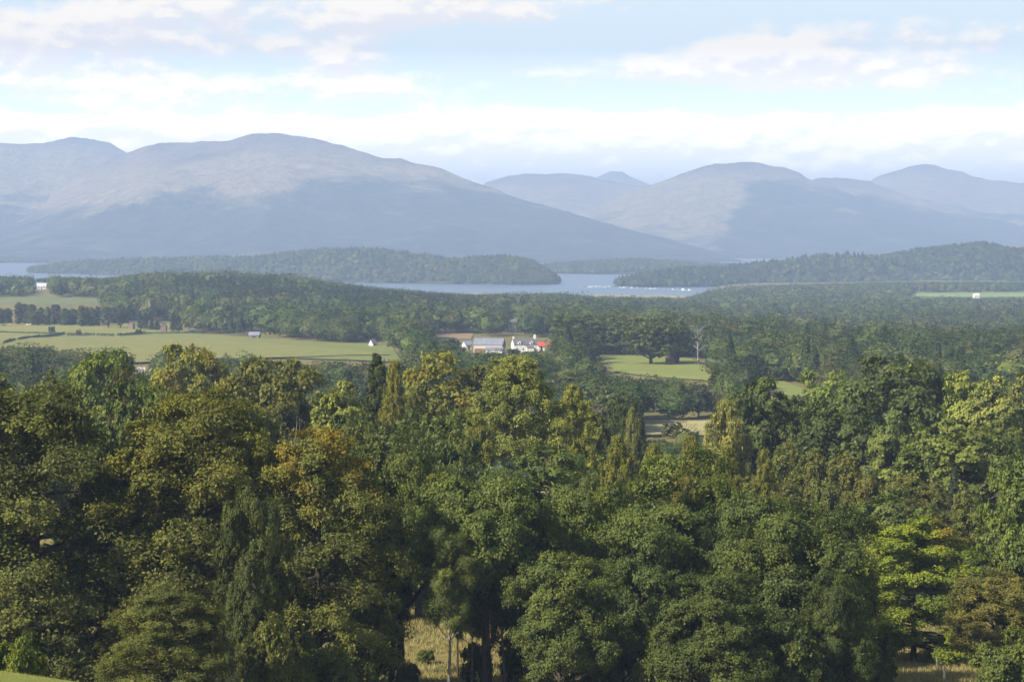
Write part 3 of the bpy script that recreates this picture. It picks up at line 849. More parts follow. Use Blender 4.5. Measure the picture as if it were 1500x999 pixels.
tree('pine', 650, 776, 207, 80, (0.074, 0.094, 0.025), "slender tree with a pale leaning trunk in the clearing", variant=1, lean=.05, rot=0, bark_="grey")
tree('pine', 690, 830, 218, 56, (0.060, 0.077, 0.023), "thin grey stemmed sapling between the pale leaning trunk and the thick black one", variant=2, bark_="grey")
tree('pine', 787, 760, 224, 100, (0.054, 0.075, 0.027), "tree with a reddish bare stem right of the thick trunked oak", variant=2)
tree('highoak', 745, 740, 230, 100, DKOAK, "oak with a slim dark curving trunk behind the thick trunked oak", variant=8)
tree('maple', 1342, 760, 250, 190, (0.120, 0.155, 0.026), "bright yellow green maple with flat leaf tiers and a red sprig", variant=1, autumn='spot', rot=.1)
tree('maple', 1286, 766, 262, 76, (0.160, 0.165, 0.030), "yellowing small maple touching the left of the bright maple", variant=2)
tree('olive', 1458, 842, 226, 130, (0.118, 0.097, 0.031), "bushy tan olive tree near the fence, bottom right", variant=1)
tree('shrub', 1478, 925, 205, 110, (0.054, 0.079, 0.023), "dark green bush under the tan olive tree", variant=3)
tree('shrub', 1366, 928, 266, 70, (0.084, 0.138, 0.027), "small bright bush behind the fence under the maple", variant=4)
tree('olive', 1437, 748, 290, 100, (0.086, 0.097, 0.025), "dull green tree behind the tan olive tree, right of the maple", variant=2)
tree('oak', 1512, 672, 262, 120, (0.067, 0.099, 0.022), "rich green oak cut by the right border of the photo", variant=9)
tree('olive', 1476, 800, 262, 90, (0.074, 0.090, 0.027), "small green tree under the rich green oak at the right border", variant=3)
# second rank
tree('larch', 757, 524, 322, 245, LARCH, "tallest larch, a wide yellow green cone at the centre", variant=1, lod="A")
tree('larch', 838, 566, 345, 110, (0.156, 0.149, 0.031), "pale larch touching the right side of the tallest larch", variant=2)
tree('larch', 700, 610, 300, 90, (0.146, 0.132, 0.027), "lower larch left of the tallest larch", variant=3)
tree('pine', 727, 676, 262, 110, PINE, "blue green pine in front of the tallest larch", variant=1)
tree('pine', 805, 655, 268, 130, (0.062, 0.094, 0.047), "blue green pine with the broadest flat clumps, right of the other pine", variant=3)
tree('pine', 850, 690, 262, 80, (0.060, 0.083, 0.036), "small dull pine above the mid green oak", variant=4)
tree('larch', 905, 640, 300, 88, (0.142, 0.130, 0.025), "first yellow larch right of the pines", variant=4)
tree('larch', 958, 652, 286, 84, (0.130, 0.121, 0.025), "second yellow larch in the row right of the pines", variant=1)
tree('larch', 1012, 640, 300, 84, (0.144, 0.123, 0.025), "browner larch in the row under the hay field", variant=2)
tree('larch', 1066, 655, 292, 80, (0.120, 0.116, 0.024), "darkest larch of the row under the hay field", variant=3)
tree('larch', 1120, 660, 305, 70, (0.126, 0.119, 0.027), "last larch of the row, beside the birches", variant=4)
tree('oak', 612, 602, 292, 180, (0.053, 0.073, 0.022), "dark lobed oak between the golden topped beech and the larches", variant=2)
tree('oak', 520, 610, 300, 120, (0.060, 0.077, 0.020), "oak half hidden behind the golden topped beech", variant=3)
tree('oak', 660, 640, 280, 100, DKOAK, "small dark oak at the foot of the lower larch", variant=5)
for k, (px, yt, d, wp, c, lab) in enumerate([
        (1150, 650, 338, 66, (0.096, 0.100, 0.031), "olive birch beside the last larch, under the dark chestnut"),
        (1192, 662, 330, 62, (0.106, 0.102, 0.032), "ochre birch under the dark chestnut"),
        (1236, 668, 326, 72, BIRCH, "birch with a bent crown in the middle of the birch group"),
        (1268, 700, 312, 66, (0.107, 0.092, 0.034), "reddish brown birch left of the forked one"),
        (1322, 698, 318, 84, (0.110, 0.102, 0.036), "birch with a forked pale trunk, the widest of the group"),
        (1368, 704, 316, 56, (0.101, 0.094, 0.036), "brown birch with one straight white stem"),
        (1410, 722, 310, 50, (0.101, 0.098, 0.036), "small brown birch at the right end of the birch group"),
        (1210, 712, 300, 66, (0.082, 0.092, 0.027), "greener birch above the massive dark oak"),
        (1342, 720, 305, 46, (0.106, 0.087, 0.036), "slim birch with a slanting stem above the maple")]):
    tree('birch', px, yt, d, wp, c, lab, variant=1 + k % 4)
tree('spruce', 1398, 684, 332, 34, (0.036, 0.050, 0.027), "little dark conifer among the birches", variant=1)
tree('willow', 1066, 588, 392, 72, WILL, "pale yellow drooping willow beside the dark chestnut", variant=1)
tree('round', 1114, 553, 405, 118, CHEST, "dark chestnut with a dense lobed crown right of the willow", variant=1)
tree('round', 1246, 592, 390, 150, (0.041, 0.061, 0.021), "dark dense tree below the tall dark dome", variant=2)
tree('oak', 1322, 525, 440, 195, (0.048, 0.073, 0.019), "tall dark green dome, the highest crown on the right", variant=3)
tree('oak', 1212, 546, 440, 108, (0.102, 0.143, 0.034), "lighter green tree between the dark chestnut and the tall dark dome", variant=4)
tree('round', 1405, 618, 346, 178, (0.086, 0.108, 0.027), "smooth round yellow green lime on the right, dark on its shaded side", variant=3)
tree('round', 1308, 604, 385, 92, (0.084, 0.110, 0.029), "small mid green tree left of the round lime", variant=4)
tree('poplar', 1412, 546, 418, 66, YELL, "yellow green tree with an upright crown right of the tall dark dome", variant=1)
tree('poplar', 1456, 552, 414, 72, (0.155, 0.165, 0.045), "yellowest upright tree at the right", variant=2)
tree('poplar', 1496, 546, 424, 64, (0.090, 0.099, 0.031), "grey green upright tree at the right border beside the yellowest one", variant=3)
tree('oak', 1380, 545, 450, 70, (0.055, 0.068, 0.020), "dark tree wedged between the tall dome and the yellow green upright tree", variant=5)
tree('round', 1470, 622, 368, 90, (0.066, 0.084, 0.025), "shaded tree right of the round lime", variant=1)
# left, behind the beeches
tree('oak', 28, 545, 335, 150, (0.062, 0.070, 0.020), "dark oak crown above the huge beech, at the left edge", variant=2)
tree('oak', 132, 517, 385, 128, (0.094, 0.123, 0.022), "bright green oak rising above the huge beech", variant=1)
tree('oak', 205, 560, 300, 130, (0.048, 0.075, 0.018), "deep green oak above the gap between two beeches", variant=6)
tree('oak', 282, 507, 450, 130, GOLD, "golden yellow tree standing out in front of the long meadow", variant=3, autumn='patch')
tree('olive', 400, 528, 376, 142, (0.094, 0.086, 0.019), "olive brown tree with a wide dome right of the golden yellow tree", variant=1)
tree('dead', 430, 610, 268, 54, (0.120, 0.110, 0.090), "bare dead tree with pale grey branches behind the golden topped beech", variant=1)
tree('poplar', 500, 560, 345, 92, (0.126, 0.138, 0.031), "light yellow green tree left of the larches", variant=2)
tree('olive', 178, 543, 372, 44, RUST, "little rusty brown tree beside the bright green oak", variant=2)
tree('olive', 232, 575, 300, 110, (0.098, 0.090, 0.020), "olive tree peeping over the yellow olive beech", variant=3)
tree('olive', 340, 590, 306, 130, (0.090, 0.099, 0.022), "yellow green tree behind the yellow olive beech", variant=1)
tree('larch', 578, 530, 382, 74, (0.144, 0.127, 0.025), "slim yellow larch left of the golden dome", variant=2)
tree('spruce', 552, 520, 392, 74, (0.038, 0.051, 0.016), "dark pointed spruce beside the slim yellow larch", variant=2)
tree('oak', 648, 519, 430, 152, (0.138, 0.123, 0.020), "golden olive dome of a tree left of the tallest larch", variant=4, autumn='patch')
tree('oak', 710, 526, 436, 92, (0.084, 0.088, 0.022), "olive tree between the golden dome and the tallest larch", variant=1)
tree('larch', 610, 566, 360, 80, (0.102, 0.105, 0.025), "dull larch below the golden dome", variant=3)
tree('willow', 600, 610, 322, 44, (0.115, 0.115, 0.06), "small greyish drooping tree below the dull larch", variant=2)
tree('willow', 925, 600, 420, 40, (0.110, 0.110, 0.050), "thin tan weeping tree near the hay field", variant=3)
tree('shrub', 873, 625, 400, 22, (0.054, 0.015, 0.013), "small maroon leaved bush", variant=1)
tree('oak', 915, 588, 450, 48, (0.041, 0.053, 0.018), "dark tree at the left end of the hay field", variant=5)
tree('shrub', 985, 619, 692, 40, (0.072, 0.066, 0.029), "grey bush in front of the hay field", variant=2)
tree('shrub', 1013, 629, 672, 26, (0.066, 0.066, 0.027), "smaller grey green bush in front of the hay field", variant=3)
tree('poplar', 860, 590, 380, 60, (0.144, 0.143, 0.027), "yellow green feathery tree right of the pale larch", variant=1)
tree('oak', 880, 610, 410, 60, (0.054, 0.077, 0.022), "dark green tree above the maroon bush", variant=2)
# more of the front rank, and what grows under it
tree('oak', 935, 750, 218, 150, (.052, .080, .024), "oak in the gap between the mid green oak and the large lobed oak", variant=9)
tree('oak', 1115, 720, 222, 150, (.050, .076, .024), "oak touching the left side of the massive dark oak", variant=1)
tree('oak', 1222, 835, 204, 96, (.040, .060, .023), "dark low oak at the right foot of the massive dark oak", variant=3)
tree('oak', 775, 760, 234, 110, (.046, .070, .024), "oak behind the reddish bare stem", variant=5)
tree('oak', 540, 700, 226, 110, (.036, .050, .020), "dark oak in the shade between the golden topped beech and the black trunked oak", variant=6)
tree('beech', 160, 700, 212, 150, (.050, .055, .019), "dark beech wedged between the huge beech and the yellow olive one", variant=4)
for px, yt, d, wp, lab in [(850, 905, 212, 100, "bush under the small oak, the first of the undergrowth from the clearing"), (915, 890, 222, 110, "bush between the small oak and the lowest oak"), (985, 905, 205, 90, "dark bush at the left foot of the lowest oak"),
                           (1100, 900, 212, 110, "bush at the right foot of the lowest oak"), (1160, 915, 200, 100, "bush under the middle of the massive dark oak"), (1225, 905, 206, 100, "bush under the dark low oak"), (1275, 930, 215, 70, "bush at the edge of the tawny grass by the fence"),
                           (555, 900, 226, 60, "bush beside the thick black trunk at the edge of the clearing"), (470, 930, 196, 80, "bush at the right foot of the golden topped beech"), (700, 940, 222, 40, "leafy seedling between the pale leaning trunk and the thick one"), (760, 930, 225, 50, "leafy bush right of the thickest trunk"),
                           (815, 900, 250, 90, "bush behind the reddish stem"), (640, 880, 300, 60, "bush at the back of the clearing")]:
    tree('shrub', px, yt, d, wp * 1.15, (.046, .066, .024), lab, variant=1 + px % 4)
tree('round', 1178, 586, 400, 82, (.036, .056, .024), "dark shoulder tree against the right side of the dark chestnut", variant=4)
tree('pine', 672, 815, 238, 60, (.050, .070, .026), "slim dark stemmed tree at the back of the clearing, beside the pale leaning trunk", variant=4, bark_='dark')
tree('pine', 735, 800, 224, 70, (.048, .068, .026), "slim grey stemmed tree just right of the thickest trunk", variant=1, bark_='grey', lean=-.04, rot=0)
tree('pine', 556, 815, 238, 66, (.044, .062, .024), "slim dark tree at the shaded left end of the clearing", variant=2, bark_='dark')
for px, yt, d, wp, lab in [(624, 952, 250, 26, "small fresh green seedling alone in the clearing's straw grass"), (540, 945, 232, 44, "low bush under the golden topped beech at the left end of the clearing"), (800, 935, 222, 60, "low bush under the reddish stem"), (598, 965, 222, 30, "sprig at the foot of the thick black trunk")]:
    tree('shrub', px, yt, d, wp, (.060, .085, .026), lab, variant=1 + px % 4)
# ---------------------------------------------------------------- trees in groups nobody could tell apart
def in_poly(px, py, P):
    c = False; n = len(P)
    for i in range(n):
        (x1, y1), (x2, y2) = P[i], P[(i + 1) % n]
        if (y1 > py) != (y2 > py) and px < (x2 - x1) * (py - y1) / (y2 - y1) + x1: c = not c
    return c
def px_of(x, y, z):
    dz = z - CAM_Z
    zc = y * math.cos(PITCH) - dz * math.sin(PITCH)
    yc = y * math.sin(PITCH) + dz * math.cos(PITCH)
    return 750 + F_PX * x / zc, 499.5 - F_PX * yc / zc
EXTRA_OPEN = [np.array([(655, 494), (812, 494), (812, 516), (655, 516)]), np.array([(868, 522), (1040, 528), (1045, 556), (890, 548)]),
              np.array([(540, 500), (556, 500), (556, 510), (540, 510)]), np.array([(362, 487), (384, 487), (384, 497), (362, 497)]),
              np.array([(186, 470), (200, 470), (200, 482), (186, 482)]), np.array([(234, 470), (248, 470), (248, 484), (234, 484)]),
              np.array([(50, 416), (72, 416), (72, 425), (50, 425)]), np.array([(745, 474), (758, 474), (758, 483), (745, 483)]),
              np.array([(0, 452), (150, 452), (150, 480), (0, 480)]), np.array([(198, 540), (216, 540), (216, 552), (198, 552)])]
def open_ground(x, y, z0, h, halfw):
    bx, by = px_of(x, y, z0); tx, ty = px_of(x, y, z0 + h); wv = halfw * F_PX / y
    for P in FIELDS + EXTRA_OPEN:
        lo, hi_ = P.min(0), P.max(0)
        if tx + wv < lo[0] or tx - wv > hi_[0] or by < lo[1] - 1 or ty > hi_[1]: continue
        for qx in (tx - wv * .75, tx - wv * .35, tx, tx + wv * .35, tx + wv * .75):
            for f in (.05, .25, .5, .75, 1.0):
                if in_poly(qx, ty + (by - ty) * f, P): return True
    return False

SKYLINE = np.array([(-60, 600), (0, 590), (100, 570), (200, 590), (280, 545), (400, 560), (500, 590), (560, 575), (650, 560), (760, 600), (850, 640), (950, 668), (1050, 690), (1120, 640), (1240, 620), (1320, 610), (1560, 610)], float)
FILL = [('oak', (.056, .080, .024)), ('olive', (.085, .085, .026)), ('oak', (.046, .062, .022)), ('beech', (.078, .076, .022)), ('round', (.06, .085, .026)), ('larch', (.125, .12, .03))]
FILL_LABEL = {'oak': "dark green oak of the wood, mostly hidden behind the front trees", 'olive': "olive green tree of the wood, mostly hidden behind the front trees",
              'beech': "olive beech of the wood, mostly hidden behind the front trees", 'round': "round green tree of the wood, mostly hidden behind the front trees",
              'larch': "yellow green larch of the wood, mostly hidden behind the front trees"}
rf = random.Random(12)
nf = 0; tries = 0
while nf < 66 and tries < 4000:
    tries += 1
    px = rf.uniform(-70, 1560); d = 278 + 210 * rf.random() ** 1.3
    a, _b = px_dir(px, 600); x = a * d
    kind, c = FILL[rf.randrange(6)]
    h = rf.uniform(9, 17); wd = h * {'larch': .42, 'beech': .62}.get(kind, .78)
    z0 = gz(x, d); tx, ty = px_of(x, d, z0 + h)
    if ty < np.interp(px, SKYLINE[:, 0], SKYLINE[:, 1]) + 8: continue
    if any((x - q[0]) ** 2 + (d - q[1]) ** 2 < (.55 * (wd * .5 + q[2])) ** 2 for q in PLACED): continue
    if open_ground(x, d, z0, h, wd * .5): continue
    if 935 < px < 1060 and ty < 650: continue
    jit = rf.uniform(.85, 1.2)
    plant_at(kind, x, d, h, wd, tuple(k * jit for k in c), FILL_LABEL[kind], "trees filling the wood behind the front rank: " + kind, variant=rf.randrange(1, 5), lod='B' if d < 420 else 'C')
    nf += 1

def tree_on(kind, px, ytop, ybase, wpx, color, label, group=None, **kw):
    x, d = hit(px, ybase)
    return tree(kind, px, ytop, d, wpx, color, label, group, lod=kw.pop('lod', 'C'), **kw)
PK = (.050, .070, .028)
tree_on('oak', 955, 466, 535, 78, PK, "broad dark oak standing on the park grass, the biggest there", variant=2)
tree_on('oak', 905, 470, 521, 66, PK, "dark oak at the left end of the park grass", variant=3)
tree_on('oak', 993, 472, 533, 46, (.048, .066, .028), "narrower dark oak right of the biggest park oak", variant=4)
tree_on('oak', 845, 462, 522, 74, (.046, .066, .028), "dark oak between the white farmhouse and the park grass", variant=5)
tree_on('oak', 842, 482, 534, 62, (.036, .055, .026), "dark tree in front of the red roofed shed", variant=6)
tree_on('dead', 1022, 474, 531, 26, (.1, .1, .1), "pale bare tree standing at the edge of the park", variant=2)
tree_on('oak', 1062, 536, 582, 46, (.045, .065, .027), "lone round oak at the near edge of the park grass", variant=1)
tree_on('round', 590, 480, 519, 46, (.072, .095, .03), "light green round tree left of the barn", variant=2)
tree_on('oak', 655, 496, 526, 44, (.042, .06, .027), "dark tree in front of the small white outbuilding", variant=3)
tree_on('oak', 630, 500, 527, 40, (.046, .066, .028), "dark tree next to the light green round tree", variant=4)
tree_on('oak', 716, 517, 531, 30, (.05, .066, .03), "low tree in front of the barn", variant=1)
tree_on('shrub', 752, 511, 522, 20, (.05, .066, .03), "bush in front of the farmhouse gable", variant=1)
tree_on('oak', 735, 518, 540, 44, (.045, .062, .03), "low dark tree below the farmyard", variant=5)
tree_on('shrub', 76, 478, 489, 12, (.05, .055, .03), "round bush alone in the pasture", variant=2)
tree_on('shrub', 115, 482, 492, 8, (.05, .06, .03), "small bush on the hedge across the pasture", variant=3)
tree_on('shrub', 203, 482, 492, 10, (.036, .055, .026), "dark bush at the far end of the hedge", variant=4)
for k, (px, yt, wp) in enumerate([(2, 446, 12), (12, 445, 11), (25, 445, 12), (34, 446, 10), (46, 445, 14), (53, 449, 9), (62, 446, 9), (70, 449, 9), (84, 443, 13), (95, 448, 9), (107, 449, 11), (117, 449, 8), (127, 446, 12), (134, 447, 9), (143, 449, 8)]):
    jr = random.Random(k * 7 + 1)
    tree_on('column', px + jr.uniform(-2.5, 2.5), yt + jr.uniform(-2, 7), 474 + .03 * px + jr.uniform(-1, 1.5), wp * jr.uniform(.95, 1.7), tuple(q * jr.uniform(.8, 1.25) for q in (.050, .064, .030)), "narrow columnar tree in the row behind the pasture", "columnar trees in the row behind the pasture", variant=1 + k % 3)
for k, (px, yt, wp) in enumerate([(158, 450, 26), (176, 452, 26)]):
    tree_on('round', px, yt, 481, wp, (.032, .048, .026), ["dark bushy tree at the end of the columnar row", "dark bushy tree left of the brown hut"][k], variant=1 + k)
for k, (px, yt, yb, wp) in enumerate([(205, 455, 484, 8), (213, 458, 484, 8), (222, 468, 484, 8), (230, 470, 484, 9), (254, 458, 487, 10), (262, 462, 487, 9)]):
    tree_on('spruce', px, yt, yb, wp * 1.3, (.03, .045, .025), "small dark conifer beside the brown field huts", "small conifers beside the brown field huts", variant=1 + k % 3)

# the middle distance: scrub, hedgerow trees and small woods between the front wood and the farm
MIDC = [(.048, .064, .030), (.040, .058, .028), (.055, .072, .032), (.065, .078, .034), (.085, .080, .038), (.095, .072, .042), (.050, .068, .038), (.038, .052, .028), (.11, .11, .04)]
rm = random.Random(7)
MID = []
ROWS = [(-30, 610, 505, 535), (-30, 610, 525, 590), (780, 960, 535, 600), (880, 1060, 560, 612), (1000, 1180, 560, 600), (820, 1000, 585, 640)]
cnt = 0; tries = 0
while cnt < 104 and tries < 6000:
    tries += 1
    x0, x1, y0, y1 = ROWS[rm.choices(range(6), [5, 6, 4, 5, 2, 2])[0]]
    px = rm.uniform(x0, x1); yt = rm.uniform(y0, y1)
    d = np.interp(yt, [500, 520, 560, 600, 650], [1130, 960, 760, 610, 500]) * rm.uniform(.92, 1.06)
    p = at(px, yt, d); z0 = gz(p.x, d); h = p.z - z0
    scrub = px > 780
    if not (5 if scrub else 8) < h < 15: continue
    wd = h * rm.uniform(.8, 1.25)
    if any((p.x - q[0]) ** 2 + (d - q[1]) ** 2 < (.62 * (wd * .5 + q[2])) ** 2 for q in PLACED): continue
    if open_ground(p.x, d, z0, h, wd * .5): continue
    c = MIDC[rm.choices(range(9), [3, 3, 3, 2, 2, 2, 2, 2, 1] if scrub else [4, 4, 3, 1, .4, .2, 2, 3, .2])[0]]
    kind = rm.choice(['oak', 'olive', 'round', 'oak'])
    reg = "hedgerow tree below the long meadow" if px < 610 else ("scrub tree around the park grass and the hay field")
    shade = 'dark green' if c[1] < .066 and c[0] < .06 else ('brownish' if c[0] > c[1] else 'mid green')
    plant_at(kind, p.x, d, h, wd, c, f"{shade} {reg}", f"{shade} {reg}s", variant=rm.randrange(1, 5), lod='C')
    cnt += 1
print("individual trees", len(PLACED))

# ---------------------------------------------------------------- far woods: each one mass
def ico(sub=1):
    t = (1 + 5 ** .5) / 2
    V = [(-1, t, 0), (1, t, 0), (-1, -t, 0), (1, -t, 0), (0, -1, t), (0, 1, t), (0, -1, -t), (0, 1, -t), (t, 0, -1), (t, 0, 1), (-t, 0, -1), (-t, 0, 1)]
    Fc = [(0, 11, 5), (0, 5, 1), (0, 1, 7), (0, 7, 10), (0, 10, 11), (1, 5, 9), (5, 11, 4), (11, 10, 2), (10, 7, 6), (7, 1, 8), (3, 9, 4), (3, 4, 2), (3, 2, 6), (3, 6, 8), (3, 8, 9), (4, 9, 5), (2, 4, 11), (6, 2, 10), (8, 6, 7), (9, 8, 1)]
    V = [Vector(v).normalized() for v in V]
    for _ in range(sub):
        cache = {}; N = []
        def mid(a, b):
            k = (min(a, b), max(a, b))
            if k not in cache: V.append(((V[a] + V[b]) / 2).normalized()); cache[k] = len(V) - 1
            return cache[k]
        for a, b, c in Fc:
            ab, bc, ca = mid(a, b), mid(b, c), mid(c, a)
            N += [(a, ab, ca), (b, bc, ab), (c, ca, bc), (ab, bc, ca)]
        Fc = N
    return np.array([tuple(v) for v in V]), np.array(Fc)
ICO = {1: ico(1), 2: ico(2)}
def wood_template(kind, seed, ncards, csize, sub=1):
    """one tree of unit height: a lumpy core with leaf sprays over it; V, tris, quads, var"""
    rng = np.random.default_rng(seed); ICO_V, ICO_F = ICO[sub]
    lob = norm(rng.normal(size=(14, 3)) + [0, 0, .35])
    amp = rng.uniform(.12, .36, 14)
    def surf(dv):
        dv = norm(dv)
        r = .70 + sum(a * sstep(.70, .97, dv @ l) for a, l in zip(amp, lob))
        if kind == 'broad':
            P = dv * r[:, None] * [.46, .46, .46]; P[:, 2] = np.where(P[:, 2] < 0, P[:, 2] * .9, P[:, 2]) + .52
        elif kind == 'conifer':
            zf = (dv[:, 2] * .5 + .5)
            rad = .17 * (1 - zf) ** .7 + .012
            P = np.stack([dv[:, 0] / (np.hypot(dv[:, 0], dv[:, 1]) + 1e-6) * rad * r * 1.25, dv[:, 1] / (np.hypot(dv[:, 0], dv[:, 1]) + 1e-6) * rad * r * 1.25, zf * .93 + .07], 1)
        return P
    core = surf(ICO_V)
    cc = core.mean(0); core = cc + (core - cc) * .74
    d = norm(rng.normal(size=(ncards, 3)) + [0, 0, .45])
    if kind == 'conifer':
        d[:, 2] = rng.uniform(-.9, .98, ncards); d = norm(np.concatenate([norm(rng.normal(size=(ncards, 2))) * np.sqrt(np.clip(1 - d[:, 2:3] ** 2, .02, 1)), d[:, 2:3]], 1))
    P = surf(d)
    P = cc + (P - cc) * rng.uniform(.92, 1.08, (ncards, 1))
    N = norm(d * .9 + [0, 0, .35] + .32 * rng.normal(size=(ncards, 3)))
    V, Q = card_mesh(P, N, csize * rng.uniform(.6, 1.4, ncards), csize * .75 * rng.uniform(.6, 1.4, ncards), rng)
    # leaves lighter or darker spray by spray
    var = np.concatenate([np.full(len(core), .42), np.repeat(np.clip(.5 + .2 * rng.normal(size=ncards), 0, 1), 4)])
    return np.concatenate([core, V]), ICO_F, Q + len(core), var
TEMPL = {}
def templates(kind, lod):
    k = (kind, lod)
    if k not in TEMPL:
        nc, cs = {0: (1500, .050), 1: (760, .066), 2: (230, .105), 3: (64, .165)}[lod]
        TEMPL[k] = [wood_template(kind, 100 + 7 * i + lod * 31 + len(kind), nc, cs, 2 if lod < 2 else 1) for i in range(5)]
    return TEMPL[k]
def woodland(name, label, items):
    """items: (x, y, z, height, width, kind, lod, colour): one mesh for the whole wood"""
    rng = np.random.default_rng(5)
    groups = {}
    for it in items:
        groups.setdefault((it[5], it[6], int(rng.integers(5))), []).append(it)
    VV, TT, QQ, LV, CT = [], [], [], [], []; off = 0
    for (kind, lod, k), its in groups.items():
        V, T, Q, var = templates(kind, lod)[k]
        n = len(its); m = len(V)
        A = np.array([[i[0], i[1], i[2], i[3], i[4]] for i in its], float)
        th = rng.uniform(0, 6.28, n); ct, st = np.cos(th)[:, None], np.sin(th)[:, None]
        X = (V[None, :, 0] * ct - V[None, :, 1] * st) * A[:, 4:5] + A[:, 0:1]
        Y = (V[None, :, 0] * st + V[None, :, 1] * ct) * A[:, 4:5] + A[:, 1:2]
        Z = V[None, :, 2] * A[:, 3:4] + A[:, 2:3]
        VV.append(np.stack([X, Y, Z], -1).reshape(-1, 3))
        o = (np.arange(n) * m)[:, None, None] + off
        TT.append((T[None] + o).reshape(-1, 3)); QQ.append((Q[None] + o).reshape(-1, 4)); off += n * m
        LV.append(np.tile(var, n)); c = np.array([i[7] for i in its], np.float32)
        CT.append(np.repeat(np.concatenate([c, np.ones((n, 1), np.float32)], 1), m, 0))
    me = mesh_np(name, np.concatenate(VV), np.concatenate(QQ), np.concatenate(TT))
    attr(me, 'leafvar', np.concatenate(LV)); attr(me, 'tint', np.concatenate(CT), 'FLOAT_COLOR')
    o = link(name, me, [M_WOODLEAF]); tag(o, label, 'woodland', kind='stuff')
    print(name, len(items), "trees", len(me.polygons), "faces")

CAP = np.array([(-80, 406), (60, 406), (150, 409), (215, 402), (330, 399), (430, 404), (480, 414), (560, 424), (640, 430), (700, 433), (830, 432), (870, 437), (1000, 438), (1032, 430), (1060, 420), (1300, 414), (1600, 414)], float)
PAL = 1.35 * np.array([1.02, 1.05, .65]) * np.array([(.046, .064, .028), (.038, .056, .026), (.052, .070, .030), (.062, .078, .032), (.074, .080, .036), (.076, .074, .040), (.036, .050, .028), (.085, .105, .035), (.080, .084, .048)])
PALW = np.array([4, 4, 4, 3, 1.6, .9, 3, .8, .5]); PALW /= PALW.sum()
def pick_colour(rng, x, y):
    k = rng.choice(9, p=PALW)
    if rng.random() < .55: k = int(np.clip(fbm(np.array([x / 90.0]), np.array([y / 200.0]), 2, 77)[0] * 14 - 2.5, 0, 8))     # species keep together
    return PAL[k] * rng.uniform(.68, 1.34) * rng.uniform(.95, 1.05, 3)
rw = np.random.default_rng(3)
items = []
hor = np.full(1900, 2000.0)                                  # nearest canopy line so far, per picture column
cands = []
y = 470.0
while y < 4700:
    sp = np.interp(y, [470, 1000, 1600, 2600, 4700], [9, 10.5, 12.0, 14.0, 16])
    half = .236 * y + 20
    for x in np.arange(-half, half, sp):
        cands.append((x + rw.uniform(-.42, .42) * sp, y + rw.uniform(-.42, .42) * sp, sp))
    y += sp
for y in np.arange(1560, 2350, 7.0):
    for x in np.arange(-.145 * y, .0 * y, 6.5):
        if fbm(np.array([x / 160.0]), np.array([y / 260.0]), 2, 15)[0] > .47: cands.append((x + rw.uniform(-2, 2), y + rw.uniform(-2, 2), -1.0))
cands.sort(key=lambda q: q[1])
PL = np.array([(q[0], q[1], q[2]) for q in PLACED])
cz = ground(np.array([c[0] for c in cands]), np.array([c[1] for c in cands]))
for (x, y, sp), z0 in zip(cands, cz):
    if z0 < 1.2: continue
    pxb, pyb = px_of(x, y, z0)
    plantation = 255 < pxb < 720 and 1560 < y < 2350 and not (pxb < 330 and y < 1700)
    if plantation:
        con = sp < 0 or rw.random() < .30
    else:
        con = rw.random() < .05
    h = rw.uniform(14, 18.5) if con else np.interp(y, [470, 800, 1100, 1500, 4700], [7.5, 9.5, 12, 13, 12]) * rw.uniform(.65, 1.35) * (.8 + .4 * float(fbm(np.array([x / 70.0]), np.array([y / 70.0]), 2, 55)[0]))
    cap = np.interp(pxb, CAP[:, 0], CAP[:, 1]); zc_ = CAM_Z + px_dir(pxb, cap)[1] * y
    if pxb > 1325 and y < 3560: h = min(h, CAM_Z + px_dir(pxb, 438)[1] * y - z0)
    if y > 1800: h = min(h, (zc_ - z0) * rw.uniform(.85, 1.0))
    if h < 2.0: continue
    w_ = h * (rw.uniform(.8, 1.0) if con else rw.uniform(.95, 1.4))
    if y < 1250:
        if np.any((PL[:, 0] - x) ** 2 + (PL[:, 1] - y) ** 2 < (PL[:, 2] + .22 * w_) ** 2): continue
    if open_ground(x, y, z0, h, w_ * .4): continue
    tx, ty = px_of(x, y, z0 + h)
    ci = int(np.clip(tx + 200, 0, 1899)); wv = max(1, int(w_ * .42 * F_PX / y))
    seg = hor[max(0, ci - wv):ci + wv + 1]
    if seg.size and ty > seg.max() + 2: continue                # wholly behind nearer canopy
    hor[max(0, ci - wv // 2):ci + wv // 2 + 1] = np.minimum(hor[max(0, ci - wv // 2):ci + wv // 2 + 1], ty + (pyb - ty) * .35)
    lod = 0 if y < 760 else (1 if y < 1500 else (2 if y < 2500 else 3))
    c = np.array((.040, .062, .022)) * rw.uniform(.8, 1.25) if con else pick_colour(rw, x, y)
    items.append((x, y, z0, h, w_, 'conifer' if con else 'broad', lod, c))
woodland("valley_woodland", "mixed green woodland filling the valley between the front trees and the loch", items)
lbl = {'island': ("island_woodland", "dense trees covering the long island in the loch"), 'promontory': ("promontory_woodland", "hazy trees on the low far shore of the loch"),
       'headland': ("headland_woodland", "hazy trees on the far headland at the left"), 'wooded_hill': ("hillside_woodland", "dark trees covering a wooded hill right of the loch")}
